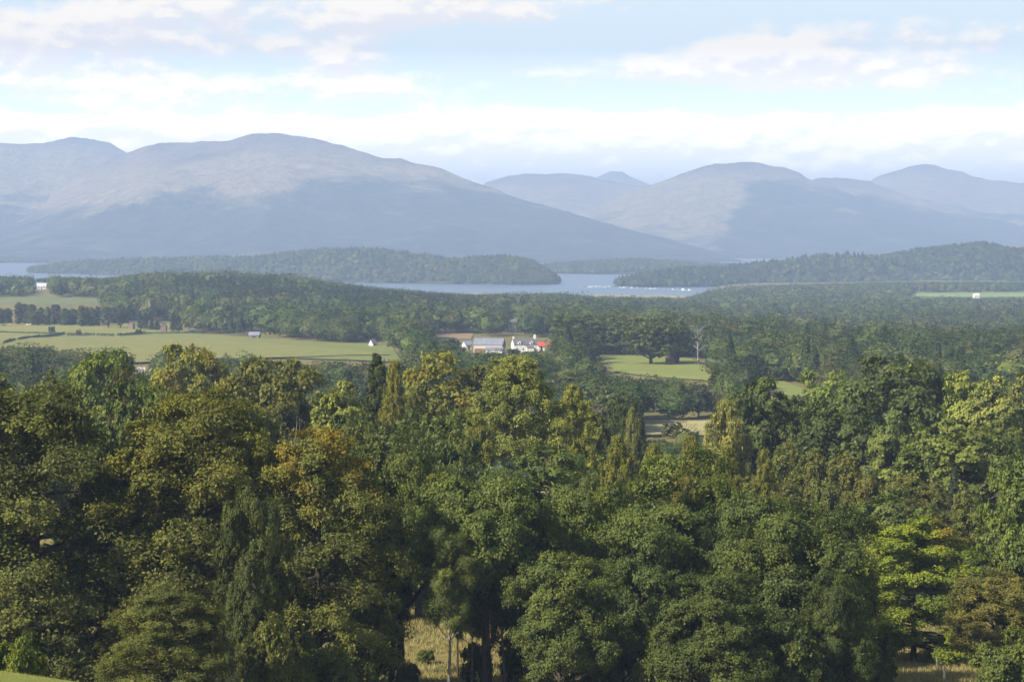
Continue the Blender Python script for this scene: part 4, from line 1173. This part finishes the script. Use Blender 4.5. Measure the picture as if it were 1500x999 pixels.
for name, X, Y, Z in HILLS:
    its = []
    ns = X.shape[1]
    rr = np.random.default_rng(len(name) + int(X[0, 0]) % 97)
    flen = np.hypot(np.diff(X[:, ns // 2]), np.diff(Y[:, ns // 2])).sum(); wid = np.hypot(X[:, 0] - X[:, -1], Y[:, 0] - Y[:, -1]).mean()
    n = int(min(7000, flen * wid / 120))
    T = rr.uniform(0, 1, n) * (X.shape[0] - 1.001); S = rr.uniform(0, 1, n) * (ns - 1.001)
    def bil(A):
        i, j = T.astype(int), S.astype(int); f, g = T - i, S - j
        return (A[i, j] * (1 - f) * (1 - g) + A[i + 1, j] * f * (1 - g) + A[i, j + 1] * (1 - f) * g + A[i + 1, j + 1] * f * g)
    xs, ys, zs = bil(X), bil(Y), bil(Z)
    con_p = .45 if 'hill' in name else .15
    for x, y, z in zip(xs, ys, zs):
        if z < .3: continue
        con = rr.random() < con_p
        h = rr.uniform(9, 14) * (1.25 if con else 1)
        its.append((x, y, z - .3, h, h * (1.0 if con else rr.uniform(1.0, 1.5)), 'conifer' if con else 'broad', 3, np.array((.03, .046, .028)) * rr.uniform(.8, 1.3) if con else pick_colour(rr, x, y)))
    nm, lb = lbl[name]
    woodland(nm, lb, its)
# ---------------------------------------------------------------- grass one can see as blades
def grass_stuff(name, label, pts, h, col_a, col_b, seed, wid=.05):
    rng = np.random.default_rng(seed)
    n = len(pts); x, y = pts[:, 0], pts[:, 1]; z = ground(x, y)
    hh = h * rng.uniform(.5, 1.4, n); th = rng.uniform(0, 6.28, n); ln = rng.normal(size=(n, 2)) * .3 * hh[:, None]
    w_ = wid * rng.uniform(.6, 1.4, n)
    dx, dy = np.cos(th) * w_, np.sin(th) * w_
    b = np.stack([x, y, z], 1)
    V = np.stack([b + np.stack([-dx, -dy, -.05 + 0 * z], 1), b + np.stack([dx, dy, -.05 + 0 * z], 1), b + np.stack([ln[:, 0], ln[:, 1], hh], 1)], 1).reshape(-1, 3)
    me = mesh_np(name, V, None, np.arange(n * 3).reshape(n, 3))
    c = np.array(col_a)[None] + (np.array(col_b) - np.array(col_a))[None] * rng.random((n, 1))
    attr(me, 'tint', np.repeat(np.concatenate([c, np.ones((n, 1))], 1), 3, 0), 'FLOAT_COLOR'); attr(me, 'leafvar', np.full(n * 3, .5))
    tag(link(name, me, [M_WOODLEAF]), label, 'grass', kind='stuff')
rg = np.random.default_rng(8)
# mown slope near the camera
gxs, gys = np.meshgrid(np.linspace(-60, 14, 75), np.linspace(20, 100, 81))
me = mesh_np("mown_grass", np.stack([gxs, gys, ground(gxs, gys) + .03], -1).reshape(-1, 3), grid_quads(75, 81), smooth=True)
tag(link("mown_grass", me, [grass_mat("mown_grass", (.27, .27, .060), (.20, .24, .050), (.24, .25, .055), .3, 4.0, .3)]), kind='structure')
grass_stuff("grass", "short bright grass on the mown slope", np.stack([rg.uniform(-40, -4, 60000), rg.uniform(46, 86, 60000)], 1), .08, (.17, .21, .045), (.34, .32, .09), 1, .012)
# tawny grass of the clearings
pts = []
for (a, b, d0_, d1_, n) in [(490, 860, 200, 330, 60000), (1270, 1440, 195, 290, 30000)]:
    d = rg.uniform(d0_, d1_, n); px = rg.uniform(a, b, n)
    pts.append(np.stack([(px - 750) / F_PX * d, d], 1))
pts = np.concatenate(pts)
pts = pts[fbm(pts[:, 0] / 4, pts[:, 1] / 4, 3, 9) > .34]
grass_stuff("rough_grass", "tawny rough grass in the clearing under the front trees", pts, .42, (.27, .23, .09), (.40, .34, .15), 2, .05)

# ---------------------------------------------------------------- fence at the bottom right
m_post = principled("weathered_wood", (.34, .31, .27), .9, .1, .3, 6, .4, 20)
m_wire = principled("fence_wire", (.28, .28, .28), .5, .4, metallic=.8)
def post_mesh(w_, h, name="post"):
    bv = .25 * w_; z0 = -.4
    prof = [(-w_ + bv, -w_), (w_ - bv, -w_), (w_, -w_ + bv), (w_, w_ - bv), (w_ - bv, w_), (-w_ + bv, w_), (-w_, w_ - bv), (-w_, -w_ + bv)]
    V = [(x, y, z0) for x, y in prof] + [(x, y, h - .04) for x, y in prof] + [(x * .7, y * .7, h) for x, y in prof]
    Q = [(i + k * 8, (i + 1) % 8 + k * 8, (i + 1) % 8 + 8 + k * 8, i + 8 + k * 8) for k in (0, 1) for i in range(8)]
    n = len(V); V.append((0, 0, h + .005))
    return mesh_np(name, V, Q, [(16 + i, 16 + (i + 1) % 8, n) for i in range(8)])
def fence(spots, label, heights, thick, name="wire_fence"):
    P = [hit(*s) for s in spots]
    root = bpy.data.objects.new(name, None); COL.objects.link(root)
    o = Vector((P[0][0], P[0][1], gz(*P[0]))); root.location = o
    tag(root, label, 'fence')
    tops = []
    for (x, y), h, t in zip(P, heights, thick):
        z = gz(x, y)
        link('post', post_mesh(t, h), [m_post], root, (x - o.x, y - o.y, z - o.z)); tops.append((Vector((x, y, z)) - o, h))
    for k in range(5):
        paths = []
        f = .18 + .19 * k
        for (a, ha), (b, hb) in zip(tops[:-1], tops[1:]):
            A, B = a + Vector((0, 0, ha * f)), b + Vector((0, 0, hb * f))
            tt = np.linspace(0, 1, 5)[:, None]
            pp = np.array(A)[None] * (1 - tt) + np.array(B)[None] * tt; pp[:, 2] -= .06 * np.sin(tt[:, 0] * math.pi)
            paths.append((pp, np.full(5, .012)))
        V, Q = tube(paths, 5)
        link('wire', mesh_np("wire", V, Q, smooth=True), [m_wire], root)
fence([(1325, 962), (1337, 963), (1349, 965), (1362, 970), (1372, 980), (1378, 990), (1383, 1002), (1388, 1018)], "weathered post and wire fence turning a corner in the tawny grass, bottom right",
      [1.3, 1.3, 1.3, 1.75, 1.1, 1.1, 1.45, 1.3], [.035, .035, .035, .11, .03, .03, .09, .05])
x_, y_ = hit(603, 1000)
tag(link("fence_post", post_mesh(.06, 1.7), [principled("dark_wood", (.08, .07, .055), .9, .1, .3, 6)], None, (x_, y_, gz(x_, y_))), "single dark post in the clearing beside the thick black oak trunk", 'post')

# ---------------------------------------------------------------- buildings
m_white = principled("limewash", (.74, .72, .68), .8, .2, .06, .8)
m_cream = principled("cream_cladding", (.50, .43, .37), .8, .2, .10, .8)
m_slate = principled("grey_slate", (.13, .12, .125), .8, .3, .25, 1.2)
m_tin = principled("grey_roof_sheet", (.20, .21, .25), .6, .4, .12, .6)
m_brown = principled("brown_boarding", (.20, .12, .08), .9, .1, .3, 1.5)
m_red = principled("red_roof_sheet", (.60, .09, .07), .5, .4, .1, .8)
m_brick = principled("pink_brick", (.17, .12, .095), .9, .1, .2, 1.5)
m_pane = principled("window_glass", (.03, .04, .05), .1, .5)
m_door = principled("dark_door", (.05, .05, .06), .6, .3)
def boxes(name, bs):
    V, Q = [], []
    for x0, x1, y0, y1, z0, z1 in bs:
        k = len(V)
        V += [(x0, y0, z0), (x1, y0, z0), (x1, y1, z0), (x0, y1, z0), (x0, y0, z1), (x1, y0, z1), (x1, y1, z1), (x0, y1, z1)]
        Q += [tuple(k + i for i in f) for f in ((0, 3, 2, 1), (4, 5, 6, 7), (0, 1, 5, 4), (1, 2, 6, 5), (2, 3, 7, 6), (3, 0, 4, 7))]
    return mesh_np(name, V, Q)
def gable_walls(name, x0, x1, y0, y1, eave, ridge):
    ym = (y0 + y1) / 2
    V = [(x0, y0, -1), (x1, y0, -1), (x1, y1, -1), (x0, y1, -1), (x0, y0, eave), (x1, y0, eave), (x1, y1, eave), (x0, y1, eave), (x0, ym, ridge), (x1, ym, ridge)]
    return mesh_np(name, V, [(0, 1, 5, 4), (2, 3, 7, 6), (0, 3, 2, 1)], [(1, 2, 6), (1, 6, 5), (6, 9, 5), (3, 0, 4), (3, 4, 7), (4, 8, 7)])
def gable_roof(name, x0, x1, y0, y1, eave, ridge, th=.22, over=.35, along='x'):
    ym = (y0 + y1) / 2; sl = (ridge - eave) / (ym - y0)
    a, b = y0 - over, y1 + over; e = eave - over * sl + .04; r = ridge + .04
    V = []
    for x in (x0 - over, x1 + over):
        V += [(x, a, e), (x, ym, r), (x, b, e), (x, b, e + th), (x, ym, r + th * 1.1), (x, a, e + th)]
    Q = [(0, 1, 7, 6), (1, 2, 8, 7), (2, 3, 9, 8), (3, 4, 10, 9), (4, 5, 11, 10), (5, 0, 6, 11), (0, 5, 4, 1), (1, 4, 3, 2), (6, 7, 10, 11), (7, 8, 9, 10)]
    return mesh_np(name, V, Q)
def window(root, x, y, z, w_, h, axis='y', pane=None, frame=None):
    f = .09
    if axis == 'y':
        fr = boxes("window", [(x - w_ / 2, x + w_ / 2, y - .06, y - .004, z, z + f), (x - w_ / 2, x + w_ / 2, y - .06, y - .004, z + h - f, z + h), (x - w_ / 2, x - w_ / 2 + f, y - .06, y - .004, z + f, z + h - f), (x + w_ / 2 - f, x + w_ / 2, y - .06, y - .004, z + f, z + h - f), (x - .03, x + .03, y - .05, y - .004, z + f, z + h - f)])
        pn = boxes("pane", [(x - w_ / 2 + f, x + w_ / 2 - f, y - .03, y - .006, z + f, z + h - f)])
    else:
        fr = boxes("window", [(x - .06, x - .004, y - w_ / 2, y + w_ / 2, z, z + f), (x - .06, x - .004, y - w_ / 2, y + w_ / 2, z + h - f, z + h), (x - .06, x - .004, y - w_ / 2, y - w_ / 2 + f, z + f, z + h - f), (x - .06, x - .004, y + w_ / 2 - f, y + w_ / 2, z + f, z + h - f)])
        pn = boxes("pane", [(x - .03, x - .006, y - w_ / 2 + f, y + w_ / 2 - f, z + f, z + h - f)])
    o = link('window', fr, [frame or m_white], root); link('pane', pn, [pane or m_pane], o)
def building(name, label, cat, px, yb, rz, d=None):
    if d is None: x, d = hit(px, yb)
    else: x = px_dir(px, yb)[0] * d
    r = bpy.data.objects.new(name, None); COL.objects.link(r)
    r.location = (x, d, gz(x, d)); r.rotation_euler = (0, 0, rz)
    tag(r, label, cat)
    return r, d / F_PX                                      # metres per picture pixel there
def simple(name, label, cat, px, yb, wpx, depth, eave, ridge, wallm, roofm, rz=0.0, wins=2, door=True, d=None, chimney=False):
    r, k = building(name, label, cat, px, yb, rz, d)
    w_ = wpx * k; hx = w_ / 2
    link('wall', gable_walls("wall", -hx, hx, -depth / 2, depth / 2, eave, ridge), [wallm], r)
    rf_ = link('roof', gable_roof("roof", -hx, hx, -depth / 2, depth / 2, eave, ridge), [roofm], r)
    if chimney: link('chimney', boxes("chimney", [(hx - 1.0, hx - .1, -.45, .45, ridge - .8, ridge + 1.3), (hx - .8, hx - .3, -.2, .2, ridge + 1.303, ridge + 1.7)]), [wallm], rf_)
    for i in range(wins):
        x = -hx + w_ * (i + .5) / wins
        if door and wins > 1 and i == wins // 2: continue
        window(r, x, -depth / 2, eave * .42, min(1.1, w_ * .15), min(1.2, eave * .4))
    if door:
        x = -hx + w_ * (wins // 2 + .5) / max(wins, 1)
        link('door', boxes("door", [(x - .5, x + .5, -depth / 2 - .07, -depth / 2 - .004, 0, min(2.1, eave * .85))]), [m_door], r)
    return r, k, w_
# the white farmhouse with its two dormers
r, k = building("farmhouse", "white farmhouse with dormers, slate roof and a tall white end chimney", 'house', 768, 516, R(14))
W = 12.6; hx = W / 2; D = 6.8; ev, rd = 3.9, 7.0
link('wall', gable_walls("wall", -hx, hx, -D / 2, D / 2, ev, rd), [m_white], r)
rf_ = link('roof', gable_roof("roof", -hx, hx, -D / 2, D / 2, ev, rd, over=.15), [m_slate], r)
link('chimney', boxes("chimney", [(hx - 1.15, hx - .05, -.6, .6, rd - .9, rd + 1.7), (hx - .9, hx - .35, -.25, .25, rd + 1.703, rd + 2.2)]), [m_white], rf_)
link('chimney', boxes("chimney", [(-hx + .05, -hx + .95, -.5, .5, rd - .8, rd + .9), (-hx + .3, -hx + .7, -.2, .2, rd + .903, rd + 1.3)]), [m_white], rf_)
for x in (-3.4, 3.0):
    dm = link('dormer', gable_walls("dormer", 0, 2.6, -.85, .85, 5.4, 6.4), [m_white], r)
    dm.rotation_euler = (0, 0, R(90)); dm.location = (x, -D / 2 - .05, 0)
    dr = link('dormer_roof', gable_roof("dormer_roof", 0.02, 2.6, -.85, .85, 5.4, 6.4, .14, .12), [m_slate], dm)
    window(r, x, -D / 2 - .05, 4.0, .9, 1.25)
for x in (-4.8, -1.4, 1.5, 4.6): window(r, x, -D / 2, 1.0, 1.0, 1.4)
window(r, -hx, 0, 3.6, .9, 1.2, axis='x'); window(r, -hx, -1.2, 1.0, .9, 1.2, axis='x')
link('door', boxes("door", [(-.45, .45, -D / 2 - .07, -D / 2 - .004, 0, 2.1)]), [m_door], r)
link('porch', gable_walls("porch", -.2, 3.6, -D / 2 - 3.2, -D / 2 - .01, 2.3, 3.3), [m_white], r)
link('porch_roof', gable_roof("porch_roof", -.2, 3.6, -D / 2 - 3.2, -D / 2 - .12, 2.3, 3.3, .15, .1), [m_slate], r)
# the barn
r, k = building("barn", "cream barn with a wide grey sheet roof and a lean-to in front", 'barn', 717, 517, R(-9))
W = 15.0; hx = W / 2; D = 10.0
link('wall', gable_walls("wall", -hx, hx, -D / 2, D / 2, 4.4, 7.4), [m_cream], r)
link('roof', gable_roof("roof", -hx, hx, -D / 2, D / 2, 4.4, 7.4, .2, .3), [m_tin], r)
link('door', boxes("door", [(-hx + .6, -1.2, -D / 2 - .12, -D / 2 - .004, 0, 2.5)]), [m_brown], r)
link('gable_boarding', mesh_np("gable_boarding", [(hx + .02, -D / 2, 2.6), (hx + .02, D / 2, 2.6), (hx + .02, D / 2, 4.35), (hx + .02, 0, 7.3), (hx + .02, -D / 2, 4.35), (hx + .10, -D / 2, 2.6), (hx + .10, D / 2, 2.6), (hx + .10, D / 2, 4.35), (hx + .10, 0, 7.3), (hx + .10, -D / 2, 4.35)],
     [(0, 1, 6, 5), (1, 2, 7, 6), (2, 3, 8, 7), (3, 4, 9, 8), (4, 0, 5, 9), (5, 6, 7, 9)], [(9, 7, 8)]), [m_brick], r)
link('lean_to', boxes("lean_to", [(-.6, hx + .4, -D / 2 - 4.0, -D / 2 - .01, -.5, 1.9)]), [m_white], r)
link('lean_to_roof', mesh_np("lean_to_roof", [(-.9, -D / 2 - 4.4, 1.95), (hx + .7, -D / 2 - 4.4, 1.95), (hx + .7, -D / 2 - .02, 3.2), (-.9, -D / 2 - .02, 3.2), (-.9, -D / 2 - 4.4, 2.1), (hx + .7, -D / 2 - 4.4, 2.1), (hx + .7, -D / 2 - .02, 3.35), (-.9, -D / 2 - .02, 3.35)],
     [(0, 3, 2, 1), (4, 5, 6, 7), (0, 1, 5, 4), (1, 2, 6, 5), (2, 3, 7, 6), (3, 0, 4, 7)]), [m_tin], r)
simple("shed", "white shed with a bright red roof right of the farmhouse", 'shed', 792, 514, 9, 4.5, 2.6, 4.3, m_white, m_red, R(10), 1, True)
simple("shed", "small red roofed hut half hidden in trees beyond the bright red shed", 'shed', 805, 512, 5, 3.5, 2.0, 3.2, m_brick, m_red, 0, 1, False)
simple("outbuilding", "small white outbuilding left of the barn", 'outbuilding', 684, 512, 10, 5.0, 2.6, 4.6, m_white, m_tin, R(25), 1, True)
simple("cottage", "tiny white cottage with a steep dark roof at the wood's edge beyond the meadow", 'cottage', 546, 508, 7, 3.8, 1.7, 4.0, m_white, m_slate, R(40), 1, True)
simple("cottage", "long low cottage with a pale roof under the wood above the meadow", 'cottage', 373, 496, 15, 5.0, 2.2, 4.0, m_brick, m_tin, R(-5), 3, True)
simple("field_hut", "brown boarded hut beside the first small conifers", 'hut', 193, 483, 5, 4.0, 4.0, 5.2, m_brick, m_slate, R(60), 1, False)
simple("field_hut", "tan gabled hut between the small conifers", 'hut', 240, 486, 6, 4.0, 3.8, 5.4, m_brick, m_slate, R(80), 1, False)
simple("field_hut", "low pinkish hut under trees at the end of the hedge", 'hut', 282, 489, 8, 3.5, 2.2, 3.6, m_brick, m_slate, R(10), 1, False)
simple("house", "grey roofed white house almost lost in the wood behind the farm", 'house', 752, 486, 9, 6.0, 5.6, 8.4, m_white, m_slate, R(-12), 2, False)
simple("house", "long white house among trees near the loch, upper left", 'house', 61, 424, 13, 6.0, 3.4, 6.0, m_white, m_white, R(12), 3, True)
simple("cottage", "pale cottage roof glimpsed above the rusty tree", 'cottage', 207, 556, 9, 5.0, 2.6, 4.6, m_cream, m_cream, R(8), 2, False)
simple("ruin", "reddish brick building beside the biggest park oak", 'house', 985, 531, 9, 6.0, 8.5, 10.5, m_brick, m_slate, R(75), 1, False)
simple("boathouse", "red roofed boathouse on the shore beside the moored boats", 'boathouse', 1043, 431, 12, 9.0, 3.0, 6.0, m_white, m_red, 0, 2, False)
simple("farmhouse", "distant white farmhouse on the bright shore pasture", 'house', 1430, 437, 8, 6.5, 4.5, 7.0, m_white, m_white, R(10), 2, False)

# ---------------------------------------------------------------- hedges across the pasture
def hedge(pa, pb, label, n, hgt=1.9):
    (xa, ya), (xb, yb) = hit(*pa), hit(*pb)
    rng = np.random.default_rng(int(abs(pa[0]) * 10))
    L = math.hypot(xb - xa, yb - ya); m = int(L * 26) + 30
    t = rng.uniform(0, 1, m); ang = rng.uniform(-.3, math.pi + .3, m)
    dx, dy = (xb - xa) / L, (yb - ya) / L
    hh = hgt * (.8 + .5 * fbm(t * L / 4, t * 0 + pa[0], 3, 2)); rad = 1.0
    off = np.cos(ang) * rad * rng.uniform(.75, 1.05, m); zz = np.clip(np.sin(ang), 0, 1) ** .6 * hh * rng.uniform(.75, 1.05, m) + .1
    x = xa + (xb - xa) * t - dy * off; y = ya + (yb - ya) * t + dx * off
    N = norm(np.stack([-dy * np.cos(ang), dx * np.cos(ang), np.sin(ang) + .2], 1) + .5 * rng.normal(size=(m, 3)))
    V, Q = card_mesh(np.stack([x - xa, y - ya, zz + ground(x, y) - gz(xa, ya)], 1), N, rng.uniform(.5, .9, m), rng.uniform(.4, .7, m), rng)
    me = mesh_np("hedge", V, Q); attr(me, 'leafvar', np.repeat(rng.random(m), 4))
    o = link("hedge", me, [M_LEAF], None, (xa, ya, gz(xa, ya))); o.color = (.036, .046, .022, 1)
    tag(o, label, 'hedge', "hedges round the pasture")
hedge((-60, 486), (92, 490), "thin straight hedge crossing the pasture below the columnar row", 1, 1.0)
hedge((6, 505), (21, 501), "shortest hedge stub at the left edge of the meadow", 1)
hedge((27, 500), (44, 497), "broken hedge piece next to the shortest stub", 1)
hedge((47, 497), (59, 495), "little hedge clump in the gap of the broken hedge", 1)
hedge((62, 496), (94, 491), "hedge stretch under the lone round bush", 1)
hedge((98, 493), (139, 493), "thick hedge with the small bush on it", 1)
hedge((142, 493), (167, 494), "hedge piece ending at the gateway gap", 1)
hedge((173, 494), (212, 490), "hedge rising from the gateway gap to the dark bush", 1)
hedge((213, 490), (300, 489), "long low hedge leading to the pinkish hut", 1, 1.3)

# ---------------------------------------------------------------- cattle
def cow_mesh():
    J = [(-.95, 0, 1.12, .30), (-.45, 0, 1.10, .37), (.25, 0, 1.08, .38), (.80, 0, 1.15, .30), (1.15, 0, 1.05, .18), (1.45, 0, .80, .15), (1.70, 0, .52, .11), (1.86, 0, .36, .085)]
    E = [(i, i + 1) for i in range(7)]
    def limb(base, pts):
        p = base
        for q in pts:
            J.append(q); E.append((p, len(J) - 1)); p = len(J) - 1
    for s in (-1, 1):
        limb(3, [(.75, .20 * s, .75, .13), (.78, .20 * s, .42, .08), (.76, .20 * s, .06, .07)])
        limb(0, [(-.95, .22 * s, .80, .16), (-.82, .22 * s, .62, .11), (-1.02, .22 * s, .42, .075), (-.95, .22 * s, .06, .07)])
        limb(5, [(1.42, .26 * s, .90, .05)])
    limb(0, [(-1.22, 0, 1.10, .05), (-1.27, 0, .60, .035)])
    me = bpy.data.meshes.new("cow"); me.from_pydata([j[:3] for j in J], E, [])
    o = bpy.data.objects.new("cow_build", me); COL.objects.link(o)
    sk = o.modifiers.new("skin", 'SKIN')
    for i, j in enumerate(J): me.skin_vertices[0].data[i].radius = (j[3], j[3])
    me.skin_vertices[0].data[1].use_root = True
    sb = o.modifiers.new("sub", 'SUBSURF'); sb.levels = 1
    bpy.context.view_layer.update()
    out = bpy.data.meshes.new_from_object(o.evaluated_get(bpy.context.evaluated_depsgraph_get()))
    bpy.data.objects.remove(o)
    return out
cow0 = cow_mesh()
for px, yb, rz, c, lab in [(41, 478, 2.9, (.62, .50, .38), "cream cow grazing in front of the columnar row"), (47, 477, .3, (.66, .55, .42), "second cream cow overlapping the first, facing the other way"),
                           (5, 479, .4, (.16, .07, .04), "dark brown cow at the left edge of the pasture"), (15, 478, 2.6, (.40, .22, .12), "ginger cow between the dark brown and the cream cows")]:
    x, d = hit(px, yb)
    me = cow0.copy(); me.materials.clear()
    o = link("cow", me, [principled("hide", c, .8, .2, .15, 2)], None, (x, d, gz(x, d))); o.rotation_euler = (0, 0, rz); o.scale = (1.25,) * 3
    for p_ in me.polygons: p_.use_smooth = True
    tag(o, lab, 'cow', "cattle in the pasture")

# ---------------------------------------------------------------- boats on the loch
def boat_mesh(kind, seed):
    rng = random.Random(seed)
    L = rng.uniform(7, 10); B = L * .15; st = [(-.5, .8, 0), (-.2, 1, 0), (.15, .95, .05), (.38, .55, .15), (.5, .03, .3)]
    V, Q, M = [], [], []
    for t, b, up in st:
        V += [(t * L, -b * B, .9 + up), (t * L, -b * B * .55, -.2), (t * L, b * B * .55, -.2), (t * L, b * B, .9 + up)]
    for i in range(4):
        a, b = i * 4, i * 4 + 4
        for j in range(3): Q.append((a + j, b + j, b + j + 1, a + j + 1)); M.append(0)
        Q.append((a, a + 3, b + 3, b)); M.append(0)
    Q.append((0, 1, 2, 3)); M.append(0)
    c = len(V); h = 1.1 if kind else 1.9
    for t, w_, z in [(-.28, .6, .92), (.2, .55, .95), (-.25, .5, .92 + h), (.08, .45, .92 + h * .9)]:
        V += [(t * L, -w_ * B, z), (t * L, w_ * B, z)]
    Q += [(c, c + 2, c + 6, c + 4), (c + 1, c + 5, c + 7, c + 3), (c + 4, c + 6, c + 7, c + 5), (c, c + 4, c + 5, c + 1), (c + 2, c + 3, c + 7, c + 6)]; M += [0, 0, 0, 1, 1]
    if kind:
        c = len(V); hm = L * 1.15
        for z, r_ in ((.9, .09), (hm, .05)): V += [(.05 * L - r_, -r_, z), (.05 * L + r_, -r_, z), (.05 * L + r_, r_, z), (.05 * L - r_, r_, z)]
        Q += [(c + i, c + (i + 1) % 4, c + 4 + (i + 1) % 4, c + 4 + i) for i in range(4)]; M += [2] * 4
        c = len(V)                                            # furled sail on its boom
        for x in (-.36, .04): V += [(x * L, -.16, 2.2), (x * L, .16, 2.2), (x * L, .16, 2.55), (x * L, -.16, 2.55)]
        Q += [(c, c + 1, c + 5, c + 4), (c + 1, c + 2, c + 6, c + 5), (c + 2, c + 3, c + 7, c + 6), (c + 3, c, c + 4, c + 7)]; M += [0] * 4
    me = mesh_np("boat", V, Q, None, False, M)
    return me
m_hull = principled("white_hull", (.6, .6, .61), .4, .4); m_mast = principled("mast_alloy", (.6, .6, .62), .4, .5, metallic=.6); m_bglass = principled("boat_glass", (.05, .06, .08), .1, .5)
BOATS = [boat_mesh(k, 3 + k) for k in (0, 1, 1, 0)]
for me in BOATS:
    for m in (m_hull, m_bglass, m_mast): me.materials.append(m)
rb = random.Random(2)
def boat(px, y, label, group, s=1.0, k=None):
    p = px_dir(px, y); d = -CAM_Z / p[1]
    o = link("boat", BOATS[rb.randrange(4) if k is None else k], (), None, (p[0] * d, d, 0)); o.rotation_euler = (0, 0, rb.choice([0, math.pi]) + rb.uniform(-.5, .5)); o.scale = (s,) * 3
    tag(o, label, 'boat', group)
boat(507, 413.5, "white boat off the middle of the long island", "boats off the island", 1.3, 0)
boat(620, 414, "smallest white boat off the long island", "boats off the island", .8, 1)
boat(662, 415.5, "white boat off the right part of the long island", "boats off the island", 1.1, 3)
for px in (856, 863, 866, 869, 874, 879, 884, 888, 890, 893): boat(px, 420.8 + rb.uniform(-.5, .6), "small white boat moored in the open cluster off the wooded hill's point", "boats moored off the point")
for px in (908, 913, 915, 918, 925, 933, 939, 946, 953, 959, 965, 973, 980, 986, 993): boat(px, 422 + (px - 908) * .037, "white boat moored in the line along the foot of the wooded hill", "boats in line along the shore")
boat(1001, 425.8, "largest white boat at the end of the moored line", "boats in line along the shore", 1.5, 0)
boat(1010, 426, "last white boat of the moored line, near the boathouse", "boats in line along the shore", 1.1, 3)
